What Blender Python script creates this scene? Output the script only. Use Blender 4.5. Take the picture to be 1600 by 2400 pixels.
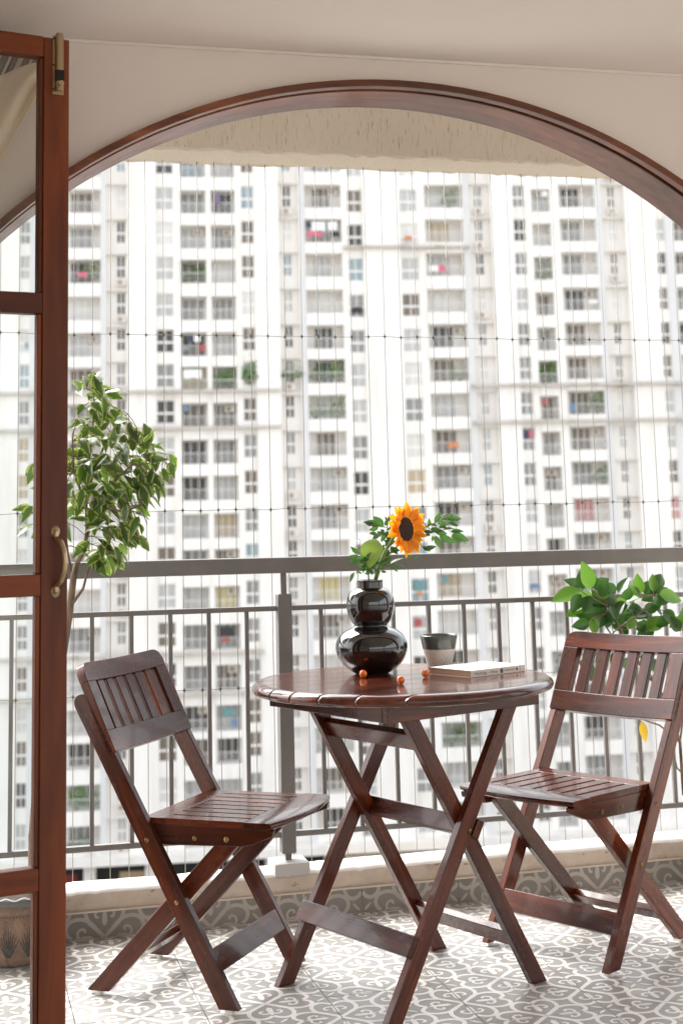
import bpy, bmesh, math, random
from mathutils import Vector, Matrix
random.seed(7)
S = bpy.context.scene
for o in list(bpy.data.objects):
    bpy.data.objects.remove(o)

# ------------------------------------------------------------------ camera
F_PX, CY = 3447.94, 682.43
C = Vector((-0.9008, -3.6851, 1.1553))
def _cam_axes(pitch, roll, yaw):
    cy, sy = math.cos(yaw), math.sin(yaw)
    r = Vector((cy, -sy, 0)); f = Vector((sy, cy, 0)); u = Vector((0, 0, 1))
    f2 = f*math.cos(pitch)+u*math.sin(pitch); u2 = -f*math.sin(pitch)+u*math.cos(pitch)
    return r*math.cos(roll)+u2*math.sin(roll), -r*math.sin(roll)+u2*math.cos(roll), f2
CR, CU, CF = _cam_axes(0.15143, -0.0246, 0.26088)
cam = bpy.data.cameras.new('camera'); camo = bpy.data.objects.new('camera', cam)
S.collection.objects.link(camo); S.camera = camo
camo.matrix_world = Matrix(((CR.x, CU.x, -CF.x, C.x), (CR.y, CU.y, -CF.y, C.y), (CR.z, CU.z, -CF.z, C.z), (0, 0, 0, 1)))
cam.sensor_fit = 'VERTICAL'; cam.sensor_height = 36; cam.lens = F_PX/2400*36
cam.shift_y = -(1200-CY)/2400
cam.clip_start = 0.05; cam.clip_end = 3000
cam.dof.use_dof = True; cam.dof.focus_distance = 3.72; cam.dof.aperture_fstop = 4.8

# ------------------------------------------------------------------ world, sun, exposure
SUN_EL, SUN_AZ = math.radians(50), math.radians(328)      # azimuth clockwise from +Y: beyond the balcony, to the left, veiled by cloud
W = bpy.data.worlds.new('World'); S.world = W; W.use_nodes = True
nt = W.node_tree; nt.nodes.clear()
wo = nt.nodes.new('ShaderNodeOutputWorld'); bg = nt.nodes.new('ShaderNodeBackground')
sky = nt.nodes.new('ShaderNodeTexSky'); sky.sky_type = 'NISHITA'; sky.sun_disc = False
sky.sun_elevation = SUN_EL; sky.sun_rotation = SUN_AZ; sky.dust_density = 4.0; sky.air_density = 1.0
hs = nt.nodes.new('ShaderNodeHueSaturation'); hs.inputs['Saturation'].default_value = 0.16
nt.links.new(sky.outputs[0], hs.inputs['Color']); nt.links.new(hs.outputs[0], bg.inputs['Color'])
bg.inputs['Strength'].default_value = 0.15
nt.links.new(bg.outputs[0], wo.inputs['Surface'])
sl = bpy.data.lights.new('sun', 'SUN'); sl.energy = 1.05; sl.angle = math.radians(24); sl.color = (1.0, 0.97, 0.93)
so = bpy.data.objects.new('sun', sl); S.collection.objects.link(so)
sd = Vector((math.sin(SUN_AZ)*math.cos(SUN_EL), math.cos(SUN_AZ)*math.cos(SUN_EL), math.sin(SUN_EL)))
so.rotation_euler = sd.to_track_quat('Z', 'Y').to_euler(); so.location = (0, -8, 9)
vs = S.view_settings; vs.view_transform = 'Standard'; vs.look = 'None'; vs.gamma = 1.0; vs.use_curve_mapping = False
vs.exposure = 2.0
S.render.engine = 'CYCLES'
try:
    S.cycles.max_bounces = 10; S.cycles.diffuse_bounces = 6; S.cycles.transparent_max_bounces = 24
    S.cycles.sample_clamp_indirect = 6
except Exception:
    pass

# pixel -> ray helpers (a pixel gives a direction, the surface it lies on gives the distance)
def ray(px, py): return CF + CR*((px-800)/F_PX) + CU*((CY-py)/F_PX)
def on_y(px, py, y):
    d = ray(px, py); return C + d*((y-C.y)/d.y)
def on_z(px, py, z):
    d = ray(px, py); return C + d*((z-C.z)/d.z)
def on_plane(px, py, P, n):
    d = ray(px, py); return C + d*((Vector(P)-C).dot(n)/d.dot(n))

# ------------------------------------------------------------------ materials
MATS = {}
def mat(name, color=(.5, .5, .5), rough=.5, metal=0., spec=.5, coat=0., coat_rough=.05):
    if name in MATS: return MATS[name]
    m = bpy.data.materials.new(name); m.use_nodes = True; MATS[name] = m
    b = m.node_tree.nodes['Principled BSDF']
    b.inputs['Base Color'].default_value = (*color, 1); b.inputs['Roughness'].default_value = rough
    b.inputs['Metallic'].default_value = metal; b.inputs['Specular IOR Level'].default_value = spec
    b.inputs['Coat Weight'].default_value = coat; b.inputs['Coat Roughness'].default_value = coat_rough
    return m
def N(m, t): return m.node_tree.nodes.new(t)
def L(m, a, b): m.node_tree.links.new(a, b)
def coords(m, scale=(1, 1, 1), which='Object', rnd=True):
    tc = N(m, 'ShaderNodeTexCoord'); mp = N(m, 'ShaderNodeMapping'); mp.inputs['Scale'].default_value = scale
    L(m, tc.outputs[which], mp.inputs['Vector'])
    if rnd:
        oi = N(m, 'ShaderNodeObjectInfo'); mul = N(m, 'ShaderNodeMath'); mul.operation = 'MULTIPLY'; mul.inputs[1].default_value = 37.0
        L(m, oi.outputs['Random'], mul.inputs[0]); L(m, mul.outputs[0], mp.inputs['Location'])
    return mp.outputs['Vector']
def noise(m, vec, scale, detail=4, rough=.55, dist=0.):
    n = N(m, 'ShaderNodeTexNoise'); n.inputs['Scale'].default_value = scale; n.inputs['Detail'].default_value = detail
    n.inputs['Roughness'].default_value = rough; n.inputs['Distortion'].default_value = dist
    L(m, vec, n.inputs['Vector']); return n.outputs['Fac']
def ramp(m, fac, stops):
    r = N(m, 'ShaderNodeValToRGB'); e = r.color_ramp.elements
    while len(e) < len(stops): e.new(.5)
    for el, (p, c) in zip(e, stops): el.position = p; el.color = (*c, 1) if len(c) == 3 else c
    L(m, fac, r.inputs['Fac']); return r.outputs['Color']
def bump(m, h, strength, dist):
    b = N(m, 'ShaderNodeBump'); b.inputs['Strength'].default_value = strength; b.inputs['Distance'].default_value = dist
    L(m, h, b.inputs['Height']); L(m, b.outputs[0], m.node_tree.nodes['Principled BSDF'].inputs['Normal']); return b
def bsdf(m): return m.node_tree.nodes['Principled BSDF']
def mixc(m, fac, a, b, mode='MIX'):
    x = N(m, 'ShaderNodeMix'); x.data_type = 'RGBA'; x.blend_type = mode
    if isinstance(fac, float): x.inputs['Factor'].default_value = fac
    else: L(m, fac, x.inputs['Factor'])
    for i, v in ((6, a), (7, b)):
        if isinstance(v, tuple): x.inputs[i].default_value = (*v, 1)
        else: L(m, v, x.inputs[i])
    return x.outputs[2]

def wood(name, dark, mid, red, rough=.25, coat=.6, grain=1.0):
    m = mat(name, mid, rough, coat=coat, coat_rough=.06, spec=.34)
    v = coords(m, (3, 42*grain, 42*grain)); g = noise(m, v, 1.0, 6, .6, .6)
    v2 = coords(m, (1.2, 6, 6)); g2 = noise(m, v2, 1.0, 3, .5)
    c = ramp(m, g, [(.3, dark), (.52, mid), (.72, red)])
    c2 = ramp(m, g2, [(.35, (.62, .62, .62)), (.65, (1.25, 1.2, 1.15))])
    c = mixc(m, 1.0, c, c2, 'MULTIPLY')
    oi = N(m, 'ShaderNodeObjectInfo'); mr = N(m, 'ShaderNodeMapRange'); mr.inputs['To Min'].default_value = .8; mr.inputs['To Max'].default_value = 1.2
    L(m, oi.outputs['Random'], mr.inputs['Value'])
    hv = N(m, 'ShaderNodeHueSaturation'); L(m, c, hv.inputs['Color']); L(m, mr.outputs[0], hv.inputs['Value'])
    L(m, hv.outputs[0], bsdf(m).inputs['Base Color'])
    rr = N(m, 'ShaderNodeMapRange'); rr.inputs['To Min'].default_value = rough-.07; rr.inputs['To Max'].default_value = rough+.14
    L(m, noise(m, coords(m, (6, 14, 14)), 2.0, 4), rr.inputs['Value']); L(m, rr.outputs[0], bsdf(m).inputs['Roughness'])
    bump(m, g, .05, .0005)
    return m
M_WOOD = wood('mahogany', (.036, .0075, .0030), (.080, .0165, .0055), (.165, .034, .0090), .22, .22)
M_TOP = wood('mahogany_top', (.042, .010, .005), (.090, .021, .009), (.15, .036, .014), .17, .5)
M_DOOR = wood('teak_door', (.095, .0205, .0045), (.150, .033, .0070), (.200, .048, .0105), .42, .0, .6)
M_ARCH = wood('teak_arch', (.075, .022, .009), (.150, .048, .020), (.22, .080, .036), .36, .3, .5)

def plaster(name, col, col2, bs=.15, scale=1.0):
    m = mat(name, col, .75, spec=.25)
    v = coords(m, (1, 1, 1), rnd=False)
    c = ramp(m, noise(m, v, 1.3*scale, 4), [(.35, col), (.68, col2)])
    L(m, c, bsdf(m).inputs['Base Color']); bump(m, noise(m, v, 55*scale, 5, .6), bs, .002)
    return m
M_WALL = plaster('wall_paint', (.79, .715, .655), (.755, .68, .62), .12)
M_CEIL = plaster('ceiling_paint', (.80, .74, .69), (.76, .70, .65), .06)
# the beam: textured masonry paint with fine dark streaks running down
M_BEAM = mat('textured_paint', (.60, .50, .38), .85, spec=.2)
v = coords(M_BEAM, (230, 230, 24), rnd=False); st = noise(M_BEAM, v, 1.0, 4, .6)
sk = ramp(M_BEAM, st, [(.32, (.50, .45, .38)), (.42, (1, 1, 1))])
bc = ramp(M_BEAM, noise(M_BEAM, coords(M_BEAM, rnd=False), 3, 4), [(.3, (.60, .535, .445)), (.7, (.54, .48, .395))])
L(M_BEAM, mixc(M_BEAM, .75, bc, sk, 'MULTIPLY'), bsdf(M_BEAM).inputs['Base Color'])
bump(M_BEAM, noise(M_BEAM, coords(M_BEAM, (40, 40, 14), rnd=False), 1.5, 5, .65), .5, .004)

M_RAIL = mat('rail_paint', (.17, .16, .15), .42)
rv = coords(M_RAIL, (1, 1, 1)); L(M_RAIL, ramp(M_RAIL, noise(M_RAIL, rv, 9, 5), [(.35, (.155, .146, .137)), (.6, (.175, .165, .155)), (.78, (.205, .195, .183))]), bsdf(M_RAIL).inputs['Base Color'])
bump(M_RAIL, noise(M_RAIL, rv, 90, 3), .08, .001)
M_STEEL = mat('cable_steel', (.25, .235, .22), .5, metal=.3)
M_FERRULE = mat('cable_ferrule', (.10, .085, .07), .5, metal=.7)
M_BRASS = mat('aged_brass', (.36, .21, .075), .30, metal=1.0)
bv = coords(M_BRASS, (1, 1, 1)); L(M_BRASS, ramp(M_BRASS, noise(M_BRASS, bv, 60, 4), [(.35, (.14, .085, .04)), (.6, (.42, .27, .11))]), bsdf(M_BRASS).inputs['Base Color'])
M_BRONZE = mat('antique_bronze', (.46, .35, .21), .34, metal=1.0)
M_DARKMETAL = mat('dark_metal', (.03, .028, .025), .4, metal=.8)
M_PAD = mat('white_glide', (.75, .74, .70), .5)

# floor tile body and print
def tile_mat(name, a, b, rough):
    m = mat(name, a, rough, spec=.45)
    vv = coords(m, (1, 1, 1), 'Object', True)
    wv = N(m, 'ShaderNodeTexCoord')
    c = ramp(m, noise(m, vv, 7, 6, .65), [(.3, a), (.7, b)])
    gm = N(m, 'ShaderNodeNewGeometry')
    c2 = ramp(m, noise(m, gm.outputs['Position'], 2.2, 5, .6), [(.3, (.86, .85, .83)), (.62, (1.04, 1.03, 1.02))])
    L(m, mixc(m, 1.0, c, c2, 'MULTIPLY'), bsdf(m).inputs['Base Color'])
    rr = N(m, 'ShaderNodeMapRange'); rr.inputs['To Min'].default_value = rough-.1; rr.inputs['To Max'].default_value = rough+.15
    L(m, noise(m, gm.outputs['Position'], 5, 5), rr.inputs['Value']); L(m, rr.outputs[0], bsdf(m).inputs['Roughness'])
    return m
M_TILE = tile_mat('tile_grey', (.265, .255, .238), (.345, .333, .312), .33)
M_PRINT = tile_mat('tile_print', (.82, .80, .765), (.76, .74, .70), .33)
M_SKIRT = tile_mat('skirting_grey', (.215, .205, .185), (.275, .262, .24), .4)
M_SKPRINT = tile_mat('skirting_print', (.50, .455, .40), (.44, .40, .35), .4)
M_GROUT = mat('grout', (.36, .29, .22), .85)
# kerb
M_KERB = mat('kerb_plaster', (.45, .37, .29), .85, spec=.2)
kv = coords(M_KERB, rnd=False)
kc = ramp(M_KERB, noise(M_KERB, kv, 9, 7, .7), [(.25, (.26, .20, .15)), (.42, (.52, .43, .35)), (.6, (.60, .51, .42)), (.8, (.66, .58, .49))])
ks = ramp(M_KERB, noise(M_KERB, coords(M_KERB, (1, 1, 2.2), rnd=False), 26, 4, .6), [(.30, (.20, .15, .11)), (.36, (1, 1, 1))])
L(M_KERB, mixc(M_KERB, .8, kc, ks, 'MULTIPLY'), bsdf(M_KERB).inputs['Base Color'])
bump(M_KERB, noise(M_KERB, kv, 70, 6, .65), .5, .004)
M_KERBTOP = mat('kerb_white', (.80, .78, .74), .8, spec=.2)
kc = ramp(M_KERBTOP, noise(M_KERBTOP, kv if False else coords(M_KERBTOP, rnd=False), 14, 6, .7), [(.26, (.50, .45, .38)), (.36, (.80, .775, .735)), (.8, (.84, .82, .79))])
L(M_KERBTOP, kc, bsdf(M_KERBTOP).inputs['Base Color']); bump(M_KERBTOP, noise(M_KERBTOP, coords(M_KERBTOP, rnd=False), 60, 5), .5, .003)

# far building
def facade_paint(name, base, dirt):
    m = mat(name, base, .85, spec=.15)
    vv = coords(m, (.9, .9, .12), rnd=False)
    c = ramp(m, noise(m, vv, 1.0, 6, .62), [(.3, dirt), (.5, base), (.8, tuple(min(.86, x*1.04) for x in base))])
    L(m, c, bsdf(m).inputs['Base Color']); return m
M_FACADE = facade_paint('facade_white', (.80, .785, .755), (.72, .69, .645))
M_FACADE_IN = facade_paint('facade_cream', (.76, .735, .70), (.69, .66, .62))
M_FACADE_SHADE = facade_paint('facade_shade', (.64, .645, .65), (.58, .585, .59))  # grey colour stands in for shade on the side faces of the bays
M_LEDGE = facade_paint('ledge_weathered', (.52, .49, .45), (.34, .31, .28))
M_WFRAME = mat('window_frame_white', (.80, .79, .77), .5)
M_BRAIL = mat('balcony_rail_paint', (.62, .62, .61), .5)
def glaz(name, a, b, rough=.25, stripes=True):
    m = mat(name, a, rough, spec=.5)
    if stripes:
        vv = coords(m, (7, 1, .35), 'Object', True)
        c = ramp(m, noise(m, vv, 1.0, 3, .6), [(.38, a), (.62, b)]); L(m, c, bsdf(m).inputs['Base Color'])
    return m
GL = {'dark': glaz('glazing_dark', (.035, .033, .031), (.085, .078, .070)),
      'brown': glaz('glazing_brown', (.13, .105, .080), (.21, .175, .14)),
      'grey': glaz('glazing_grey', (.20, .20, .195), (.33, .33, .325)),
      'sheer': glaz('glazing_sheer_curtain', (.38, .385, .38), (.56, .56, .55)),
      'pale': glaz('glazing_pale_curtain', (.60, .59, .565), (.70, .69, .67)),
      'blue': glaz('glazing_blue', (.20, .28, .32), (.34, .42, .46)),
      'beige': glaz('glazing_beige_curtain', (.42, .33, .22), (.55, .45, .30)),
      'yellow': glaz('glazing_yellow_curtain', (.52, .44, .18), (.62, .54, .26)),
      'red': glaz('glazing_red_curtain', (.40, .035, .04), (.62, .40, .38))}
M_AC = mat('ac_unit_casing', (.66, .63, .58), .5)
M_ACGRILL = mat('ac_unit_grille', (.30, .24, .19), .6)
M_PODIUM = mat('podium_shade', (.025, .024, .022), .8)  # near-black colour stands in for the shade inside the podium openings
M_PODRED = mat('shutter_red', (.22, .025, .02), .6)
M_PODTAN = mat('canopy_tan', (.50, .38, .24), .7)
M_GROUND = mat('ground_paving', (.30, .285, .26), .9)
gv = coords(M_GROUND, (.1, .1, .1), rnd=False); L(M_GROUND, ramp(M_GROUND, noise(M_GROUND, gv, 1, 6), [(.3, (.24, .225, .20)), (.7, (.36, .345, .32))]), bsdf(M_GROUND).inputs['Base Color'])

# foliage
def leafmat(name, a, b, trans, rough=.32, tmix=.35):
    m = mat(name, a, rough, spec=.5)
    vv = coords(m, (1, 1, 1), 'Object', True)
    c = ramp(m, noise(m, vv, 38, 4, .6), [(.3, a), (.7, b)])
    oi = N(m, 'ShaderNodeObjectInfo'); mr = N(m, 'ShaderNodeMapRange'); mr.inputs['To Min'].default_value = .7; mr.inputs['To Max'].default_value = 1.45
    L(m, oi.outputs['Random'], mr.inputs['Value'])
    hv = N(m, 'ShaderNodeHueSaturation'); L(m, c, hv.inputs['Color']); L(m, mr.outputs[0], hv.inputs['Value'])
    L(m, hv.outputs[0], bsdf(m).inputs['Base Color'])
    t = N(m, 'ShaderNodeBsdfTranslucent'); t.inputs['Color'].default_value = (*trans, 1)
    mx = N(m, 'ShaderNodeMixShader'); mx.inputs[0].default_value = tmix
    L(m, bsdf(m).outputs[0], mx.inputs[1]); L(m, t.outputs[0], mx.inputs[2])
    out = [n for n in m.node_tree.nodes if n.type == 'OUTPUT_MATERIAL'][0]
    L(m, mx.outputs[0], out.inputs['Surface'])
    return m
M_FIC = leafmat('ficus_leaf_green', (.024, .056, .013), (.044, .088, .020), (.13, .25, .03), .30, .30)
M_FICEDGE = leafmat('ficus_leaf_margin', (.15, .20, .04), (.34, .36, .10), (.42, .46, .11), .35, .32)
M_GLOSSY = leafmat('glossy_leaf', (.014, .048, .012), (.026, .075, .018), (.08, .22, .03), .20, .22)
M_YOUNG = leafmat('young_leaf', (.07, .17, .018), (.10, .22, .028), (.18, .38, .04), .28, .30)
M_YELLOWLEAF = leafmat('yellow_leaf', (.50, .31, .03), (.60, .40, .05), (.75, .50, .05), .45, .4)
M_SPRIG = leafmat('sprig_leaf', (.028, .078, .020), (.050, .120, .030), (.12, .30, .06), .32, .3)
M_SUNLEAF = leafmat('sunflower_leaf', (.17, .27, .045), (.24, .34, .07), (.40, .58, .10), .55, .4)
M_PETAL = leafmat('sunflower_petal', (.78, .30, .010), (.86, .42, .018), (1.0, .48, .02), .5, .4)
M_STEM = mat('green_stem', (.17, .26, .08), .5)
M_BARK = mat('ficus_bark', (.20, .145, .10), .85)
kb = coords(M_BARK, (30, 30, 10), rnd=False); L(M_BARK, ramp(M_BARK, noise(M_BARK, kb, 1.2, 6, .7), [(.3, (.09, .058, .038)), (.7, (.27, .20, .145))]), bsdf(M_BARK).inputs['Base Color'])
bump(M_BARK, noise(M_BARK, kb, 1.5, 5), .6, .004)
M_DISC = mat('sunflower_disc', (.035, .013, .007), .85)
dv = coords(M_DISC, rnd=False); L(M_DISC, ramp(M_DISC, noise(M_DISC, dv, 220, 3), [(.35, (.012, .005, .003)), (.7, (.075, .026, .012))]), bsdf(M_DISC).inputs['Base Color']); bump(M_DISC, noise(M_DISC, dv, 260, 2), .9, .003)
M_DISCIN = mat('sunflower_disc_centre', (.030, .020, .009), .85); bump(M_DISCIN, noise(M_DISCIN, coords(M_DISCIN, rnd=False), 300, 2), .9, .003)

# small things
M_VASE = mat('black_glaze', (.006, .005, .005), .045, spec=.7, coat=.6, coat_rough=.02)
M_TOM = mat('tomato_skin', (.62, .085, .010), .16, coat=.4)
L(M_TOM, ramp(M_TOM, noise(M_TOM, coords(M_TOM), 70, 3), [(.35, (.86, .20, .016)), (.7, (.74, .10, .010))]), bsdf(M_TOM).inputs['Base Color'])
M_PAPER = mat('page_edges', (.50, .33, .22), .85)
pv = coords(M_PAPER, (2, 2, 420), rnd=False); L(M_PAPER, ramp(M_PAPER, noise(M_PAPER, pv, 1.0, 2), [(.35, (.40, .25, .16)), (.65, (.56, .39, .27))]), bsdf(M_PAPER).inputs['Base Color'])
M_COVER = mat('book_cover', (.80, .775, .735), .5)
cvv = coords(M_COVER, (1, 1, 1), rnd=False)
L(M_COVER, ramp(M_COVER, noise(M_COVER, cvv, 16, 5, .7, 1.2), [(.56, (.80, .775, .735)), (.62, (.66, .65, .62)), (.68, (.80, .775, .735))]), bsdf(M_COVER).inputs['Base Color'])
M_SPINE = mat('book_spine', (.74, .66, .58), .5)
M_INK = mat('print_ink', (.015, .014, .014), .6)
M_INKBLUE = mat('print_blue', (.09, .14, .19), .6)
M_CUPGLAZE = mat('cup_glaze_green', (.075, .088, .072), .14, coat=.5)
L(M_CUPGLAZE, ramp(M_CUPGLAZE, noise(M_CUPGLAZE, coords(M_CUPGLAZE, (30, 30, 8), rnd=False), 1, 4), [(.35, (.055, .066, .055)), (.7, (.115, .125, .105))]), bsdf(M_CUPGLAZE).inputs['Base Color'])
M_CUPCLAY = mat('cup_speckled_clay', (.50, .43, .34), .6)
vo = N(M_CUPCLAY, 'ShaderNodeTexVoronoi'); vo.inputs['Scale'].default_value = 230; L(M_CUPCLAY, coords(M_CUPCLAY, rnd=False), vo.inputs['Vector'])
sp = ramp(M_CUPCLAY, vo.outputs['Distance'], [(.20, (.07, .045, .03)), (.27, (.60, .57, .515))])
msk = ramp(M_CUPCLAY, noise(M_CUPCLAY, coords(M_CUPCLAY, rnd=False), 70, 3), [(.36, (0, 0, 0)), (.44, (1, 1, 1))])
L(M_CUPCLAY, mixc(M_CUPCLAY, msk, (.60, .57, .515), sp), bsdf(M_CUPCLAY).inputs['Base Color'])
M_TERRA = mat('carved_terracotta', (.22, .125, .07), .75)
tv = coords(M_TERRA, (26, 26, 10), rnd=False); tn = noise(M_TERRA, tv, 1.0, 5, .6, 1.5)
L(M_TERRA, ramp(M_TERRA, tn, [(.3, (.085, .042, .022)), (.5, (.155, .082, .042)), (.7, (.21, .122, .060))]), bsdf(M_TERRA).inputs['Base Color']); bump(M_TERRA, tn, .5, .004)
M_TERRADARK = mat('terracotta_carving', (.030, .016, .010), .8)
M_LINER = mat('pot_liner_grey', (.075, .07, .065), .7)
M_LINERWHITE = mat('pot_liner_edge', (.72, .71, .68), .5)
M_SOIL = mat('soil', (.055, .038, .026), .95); bump(M_SOIL, noise(M_SOIL, coords(M_SOIL), 80, 5), 1.0, .01)
M_CLOTH = leafmat('cream_curtain', (.80, .72, .60), (.82, .745, .63), (.90, .80, .64), .8, .45)
M_BLIND = mat('blind_grey', (.26, .235, .205), .8)
M_BLINDLT = mat('blind_light', (.62, .56, .48), .8)
M_GLASS = bpy.data.materials.new('pane_glass'); M_GLASS.use_nodes = True
g = M_GLASS.node_tree; g.nodes.clear(); go = g.nodes.new('ShaderNodeOutputMaterial')
gt = g.nodes.new('ShaderNodeBsdfTransparent'); gt.inputs[0].default_value = (.97, .985, .98, 1)
gg = g.nodes.new('ShaderNodeBsdfGlossy'); gg.inputs['Roughness'].default_value = .02
gf = g.nodes.new('ShaderNodeFresnel'); gf.inputs['IOR'].default_value = 1.45
gm = g.nodes.new('ShaderNodeMixShader'); g.links.new(gf.outputs[0], gm.inputs[0]); g.links.new(gt.outputs[0], gm.inputs[1]); g.links.new(gg.outputs[0], gm.inputs[2]); g.links.new(gm.outputs[0], go.inputs['Surface'])

# ------------------------------------------------------------------ mesh helpers
class MB:
    def __init__(s): s.v = []; s.f = []; s.m = []
    def add(s, vs, fs, mi=0):
        n = len(s.v); s.v += [tuple(v) for v in vs]; s.f += [tuple(i+n for i in f) for f in fs]; s.m += [mi]*len(fs); return s
    def box(s, x0, x1, y0, y1, z0, z1, mi=0):
        return s.add([(x, y, z) for x in (x0, x1) for y in (y0, y1) for z in (z0, z1)],
                     [(0, 1, 3, 2), (4, 6, 7, 5), (0, 4, 5, 1), (2, 3, 7, 6), (0, 2, 6, 4), (1, 5, 7, 3)], mi)
    def prism(s, pts, a, b, mi=0):            # polygon pts (list of Vector) swept from offset vector a to b
        n = len(pts); a = Vector(a); b = Vector(b)
        vs = [Vector(p)+a for p in pts]+[Vector(p)+b for p in pts]
        return s.add(vs, [tuple(range(n))[::-1], tuple(range(n, 2*n))]+[(i, (i+1) % n, n+(i+1) % n, n+i) for i in range(n)], mi)
    def tube(s, pts, rad, k=8, mi=0, caps=True):
        pts = [Vector(p) for p in pts]
        if not isinstance(rad, (list, tuple)): rad = [rad]*len(pts)
        vs = []; up = None
        for i, p in enumerate(pts):
            d = (pts[min(i+1, len(pts)-1)]-pts[max(i-1, 0)]).normalized()
            if up is None: up = d.orthogonal().normalized()
            else:
                up = up-d*up.dot(d)
                up = up.normalized() if up.length > 1e-6 else d.orthogonal().normalized()
            w = d.cross(up)
            for j in range(k):
                a = 2*math.pi*j/k; vs.append(p+(up*math.cos(a)+w*math.sin(a))*rad[i])
        fs = [(i*k+j, i*k+(j+1) % k, (i+1)*k+(j+1) % k, (i+1)*k+j) for i in range(len(pts)-1) for j in range(k)]
        if caps: fs += [tuple(range(k))[::-1], tuple((len(pts)-1)*k+j for j in range(k))]
        return s.add(vs, fs, mi)
    def lathe(s, prof, k=48, mi=0, c=(0, 0, 0), mi_fn=None):
        n = len(prof); vs = []
        for j in range(k):
            a = 2*math.pi*j/k
            vs += [(c[0]+r*math.cos(a), c[1]+r*math.sin(a), c[2]+z) for r, z in prof]
        for j in range(k):
            for i in range(n-1):
                q = (j*n+i, ((j+1) % k)*n+i, ((j+1) % k)*n+i+1, j*n+i+1)
                s.f.append(tuple(x+len(s.v) for x in q)); s.m.append(mi_fn(i) if mi_fn else mi)
        s.v += vs; return s
    def mesh(s, name, mats, smooth=False):
        me = bpy.data.meshes.new(name); me.from_pydata(s.v, [], s.f)
        for m in mats: me.materials.append(m)
        me.polygons.foreach_set('material_index', s.m)
        if smooth: me.polygons.foreach_set('use_smooth', [True]*len(me.polygons))
        me.update(); return me
    def build(s, name, mats, parent=None, smooth=False, bevel=0., grain=None, merge=False):
        if not isinstance(mats, (list, tuple)): mats = [mats]
        M = Matrix.Identity(4)
        if grain is not None:
            x = Vector(grain).normalized(); y = Vector((0, 0, 1)).cross(x)
            y = y.normalized() if y.length > 1e-4 else Vector((0, 1, 0))
            z = x.cross(y); c = sum((Vector(v) for v in s.v), Vector())/len(s.v)
            M = Matrix(((x.x, y.x, z.x, c.x), (x.y, y.y, z.y, c.y), (x.z, y.z, z.z, c.z), (0, 0, 0, 1)))
            Mi = M.inverted(); s.v = [tuple(Mi @ Vector(v)) for v in s.v]
        me = s.mesh(name, mats, smooth)
        if merge or bevel:
            bm = bmesh.new(); bm.from_mesh(me); bmesh.ops.remove_doubles(bm, verts=bm.verts, dist=1e-6)
            bmesh.ops.recalc_face_normals(bm, faces=bm.faces); bm.to_mesh(me); bm.free()
        o = link(name, me, parent); o.matrix_basis = M
        if bevel: add_bevel(o, bevel)
        return o
def add_bevel(o, w, seg=2):
    b = o.modifiers.new('bevel', 'BEVEL'); b.width = w; b.segments = seg; b.limit_method = 'ANGLE'; b.angle_limit = math.radians(35); b.harden_normals = True
    o.data.polygons.foreach_set('use_smooth', [True]*len(o.data.polygons))
def link(name, data, parent=None):
    o = bpy.data.objects.new(name, data); S.collection.objects.link(o)
    if parent: o.parent = parent
    return o
def tag(o, label, cat, group=None):
    o['label'] = label; o['category'] = cat
    if group: o['group'] = group
    return o
def struct(o): o['kind'] = 'structure'; return o
def thing(name, label, cat, loc=(0, 0, 0), rz=0., group=None):
    o = link(name, None); o.location = loc; o.rotation_euler = (0, 0, rz); o.empty_display_size = .1
    return tag(o, label, cat, group)
def copy_tree(o, parent=None):
    c = o.copy(); S.collection.objects.link(c); c.parent = parent
    for ch in list(o.children): copy_tree(ch, c)
    return c

# ------------------------------------------------------------------ tile print (ribbons laid just proud of the tile, unit square)
def ribbon(mb, pts, w, z, lo=.004, hi=.996, taper=False):
    pts = [Vector((p[0], p[1], 0)) for p in pts]; vs = []
    for i, p in enumerate(pts):
        d = (pts[min(i+1, len(pts)-1)]-pts[max(i-1, 0)]).normalized(); n = Vector((-d.y, d.x, 0))
        ww = w*(.35 if taper and i in (0, len(pts)-1) else 1)
        for sg in (1, -1):
            q = p+n*ww*.5*sg
            vs.append((min(hi, max(lo, q.x)), min(hi, max(lo, q.y)), z))
    mb.add(vs, [(2*i+1, 2*i+3, 2*i+2, 2*i) for i in range(len(pts)-1)], 1)
def smooth_path(P, n=4):
    out = []
    for i in range(len(P)-1):
        p0 = P[max(i-1, 0)]; p1 = P[i]; p2 = P[i+1]; p3 = P[min(i+2, len(P)-1)]
        for k in range(n):
            t = k/n
            out.append(tuple(.5*((2*p1[j])+(-p0[j]+p2[j])*t+(2*p0[j]-5*p1[j]+4*p2[j]-p3[j])*t*t+(-p0[j]+3*p1[j]-3*p2[j]+p3[j])*t**3) for j in range(2)))
    out.append(P[-1]); return out
HEART = [(0, 0), (.07, .07), (.14, .137), (.172, .20), (.176, .27), (.150, .332), (.095, .362), (.040, .345), (.004, .305)]
ARM = [(.0, .225), (.030, .250), (.066, .245), (.088, .212), (.075, .182), (.052, .190)]
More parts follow.
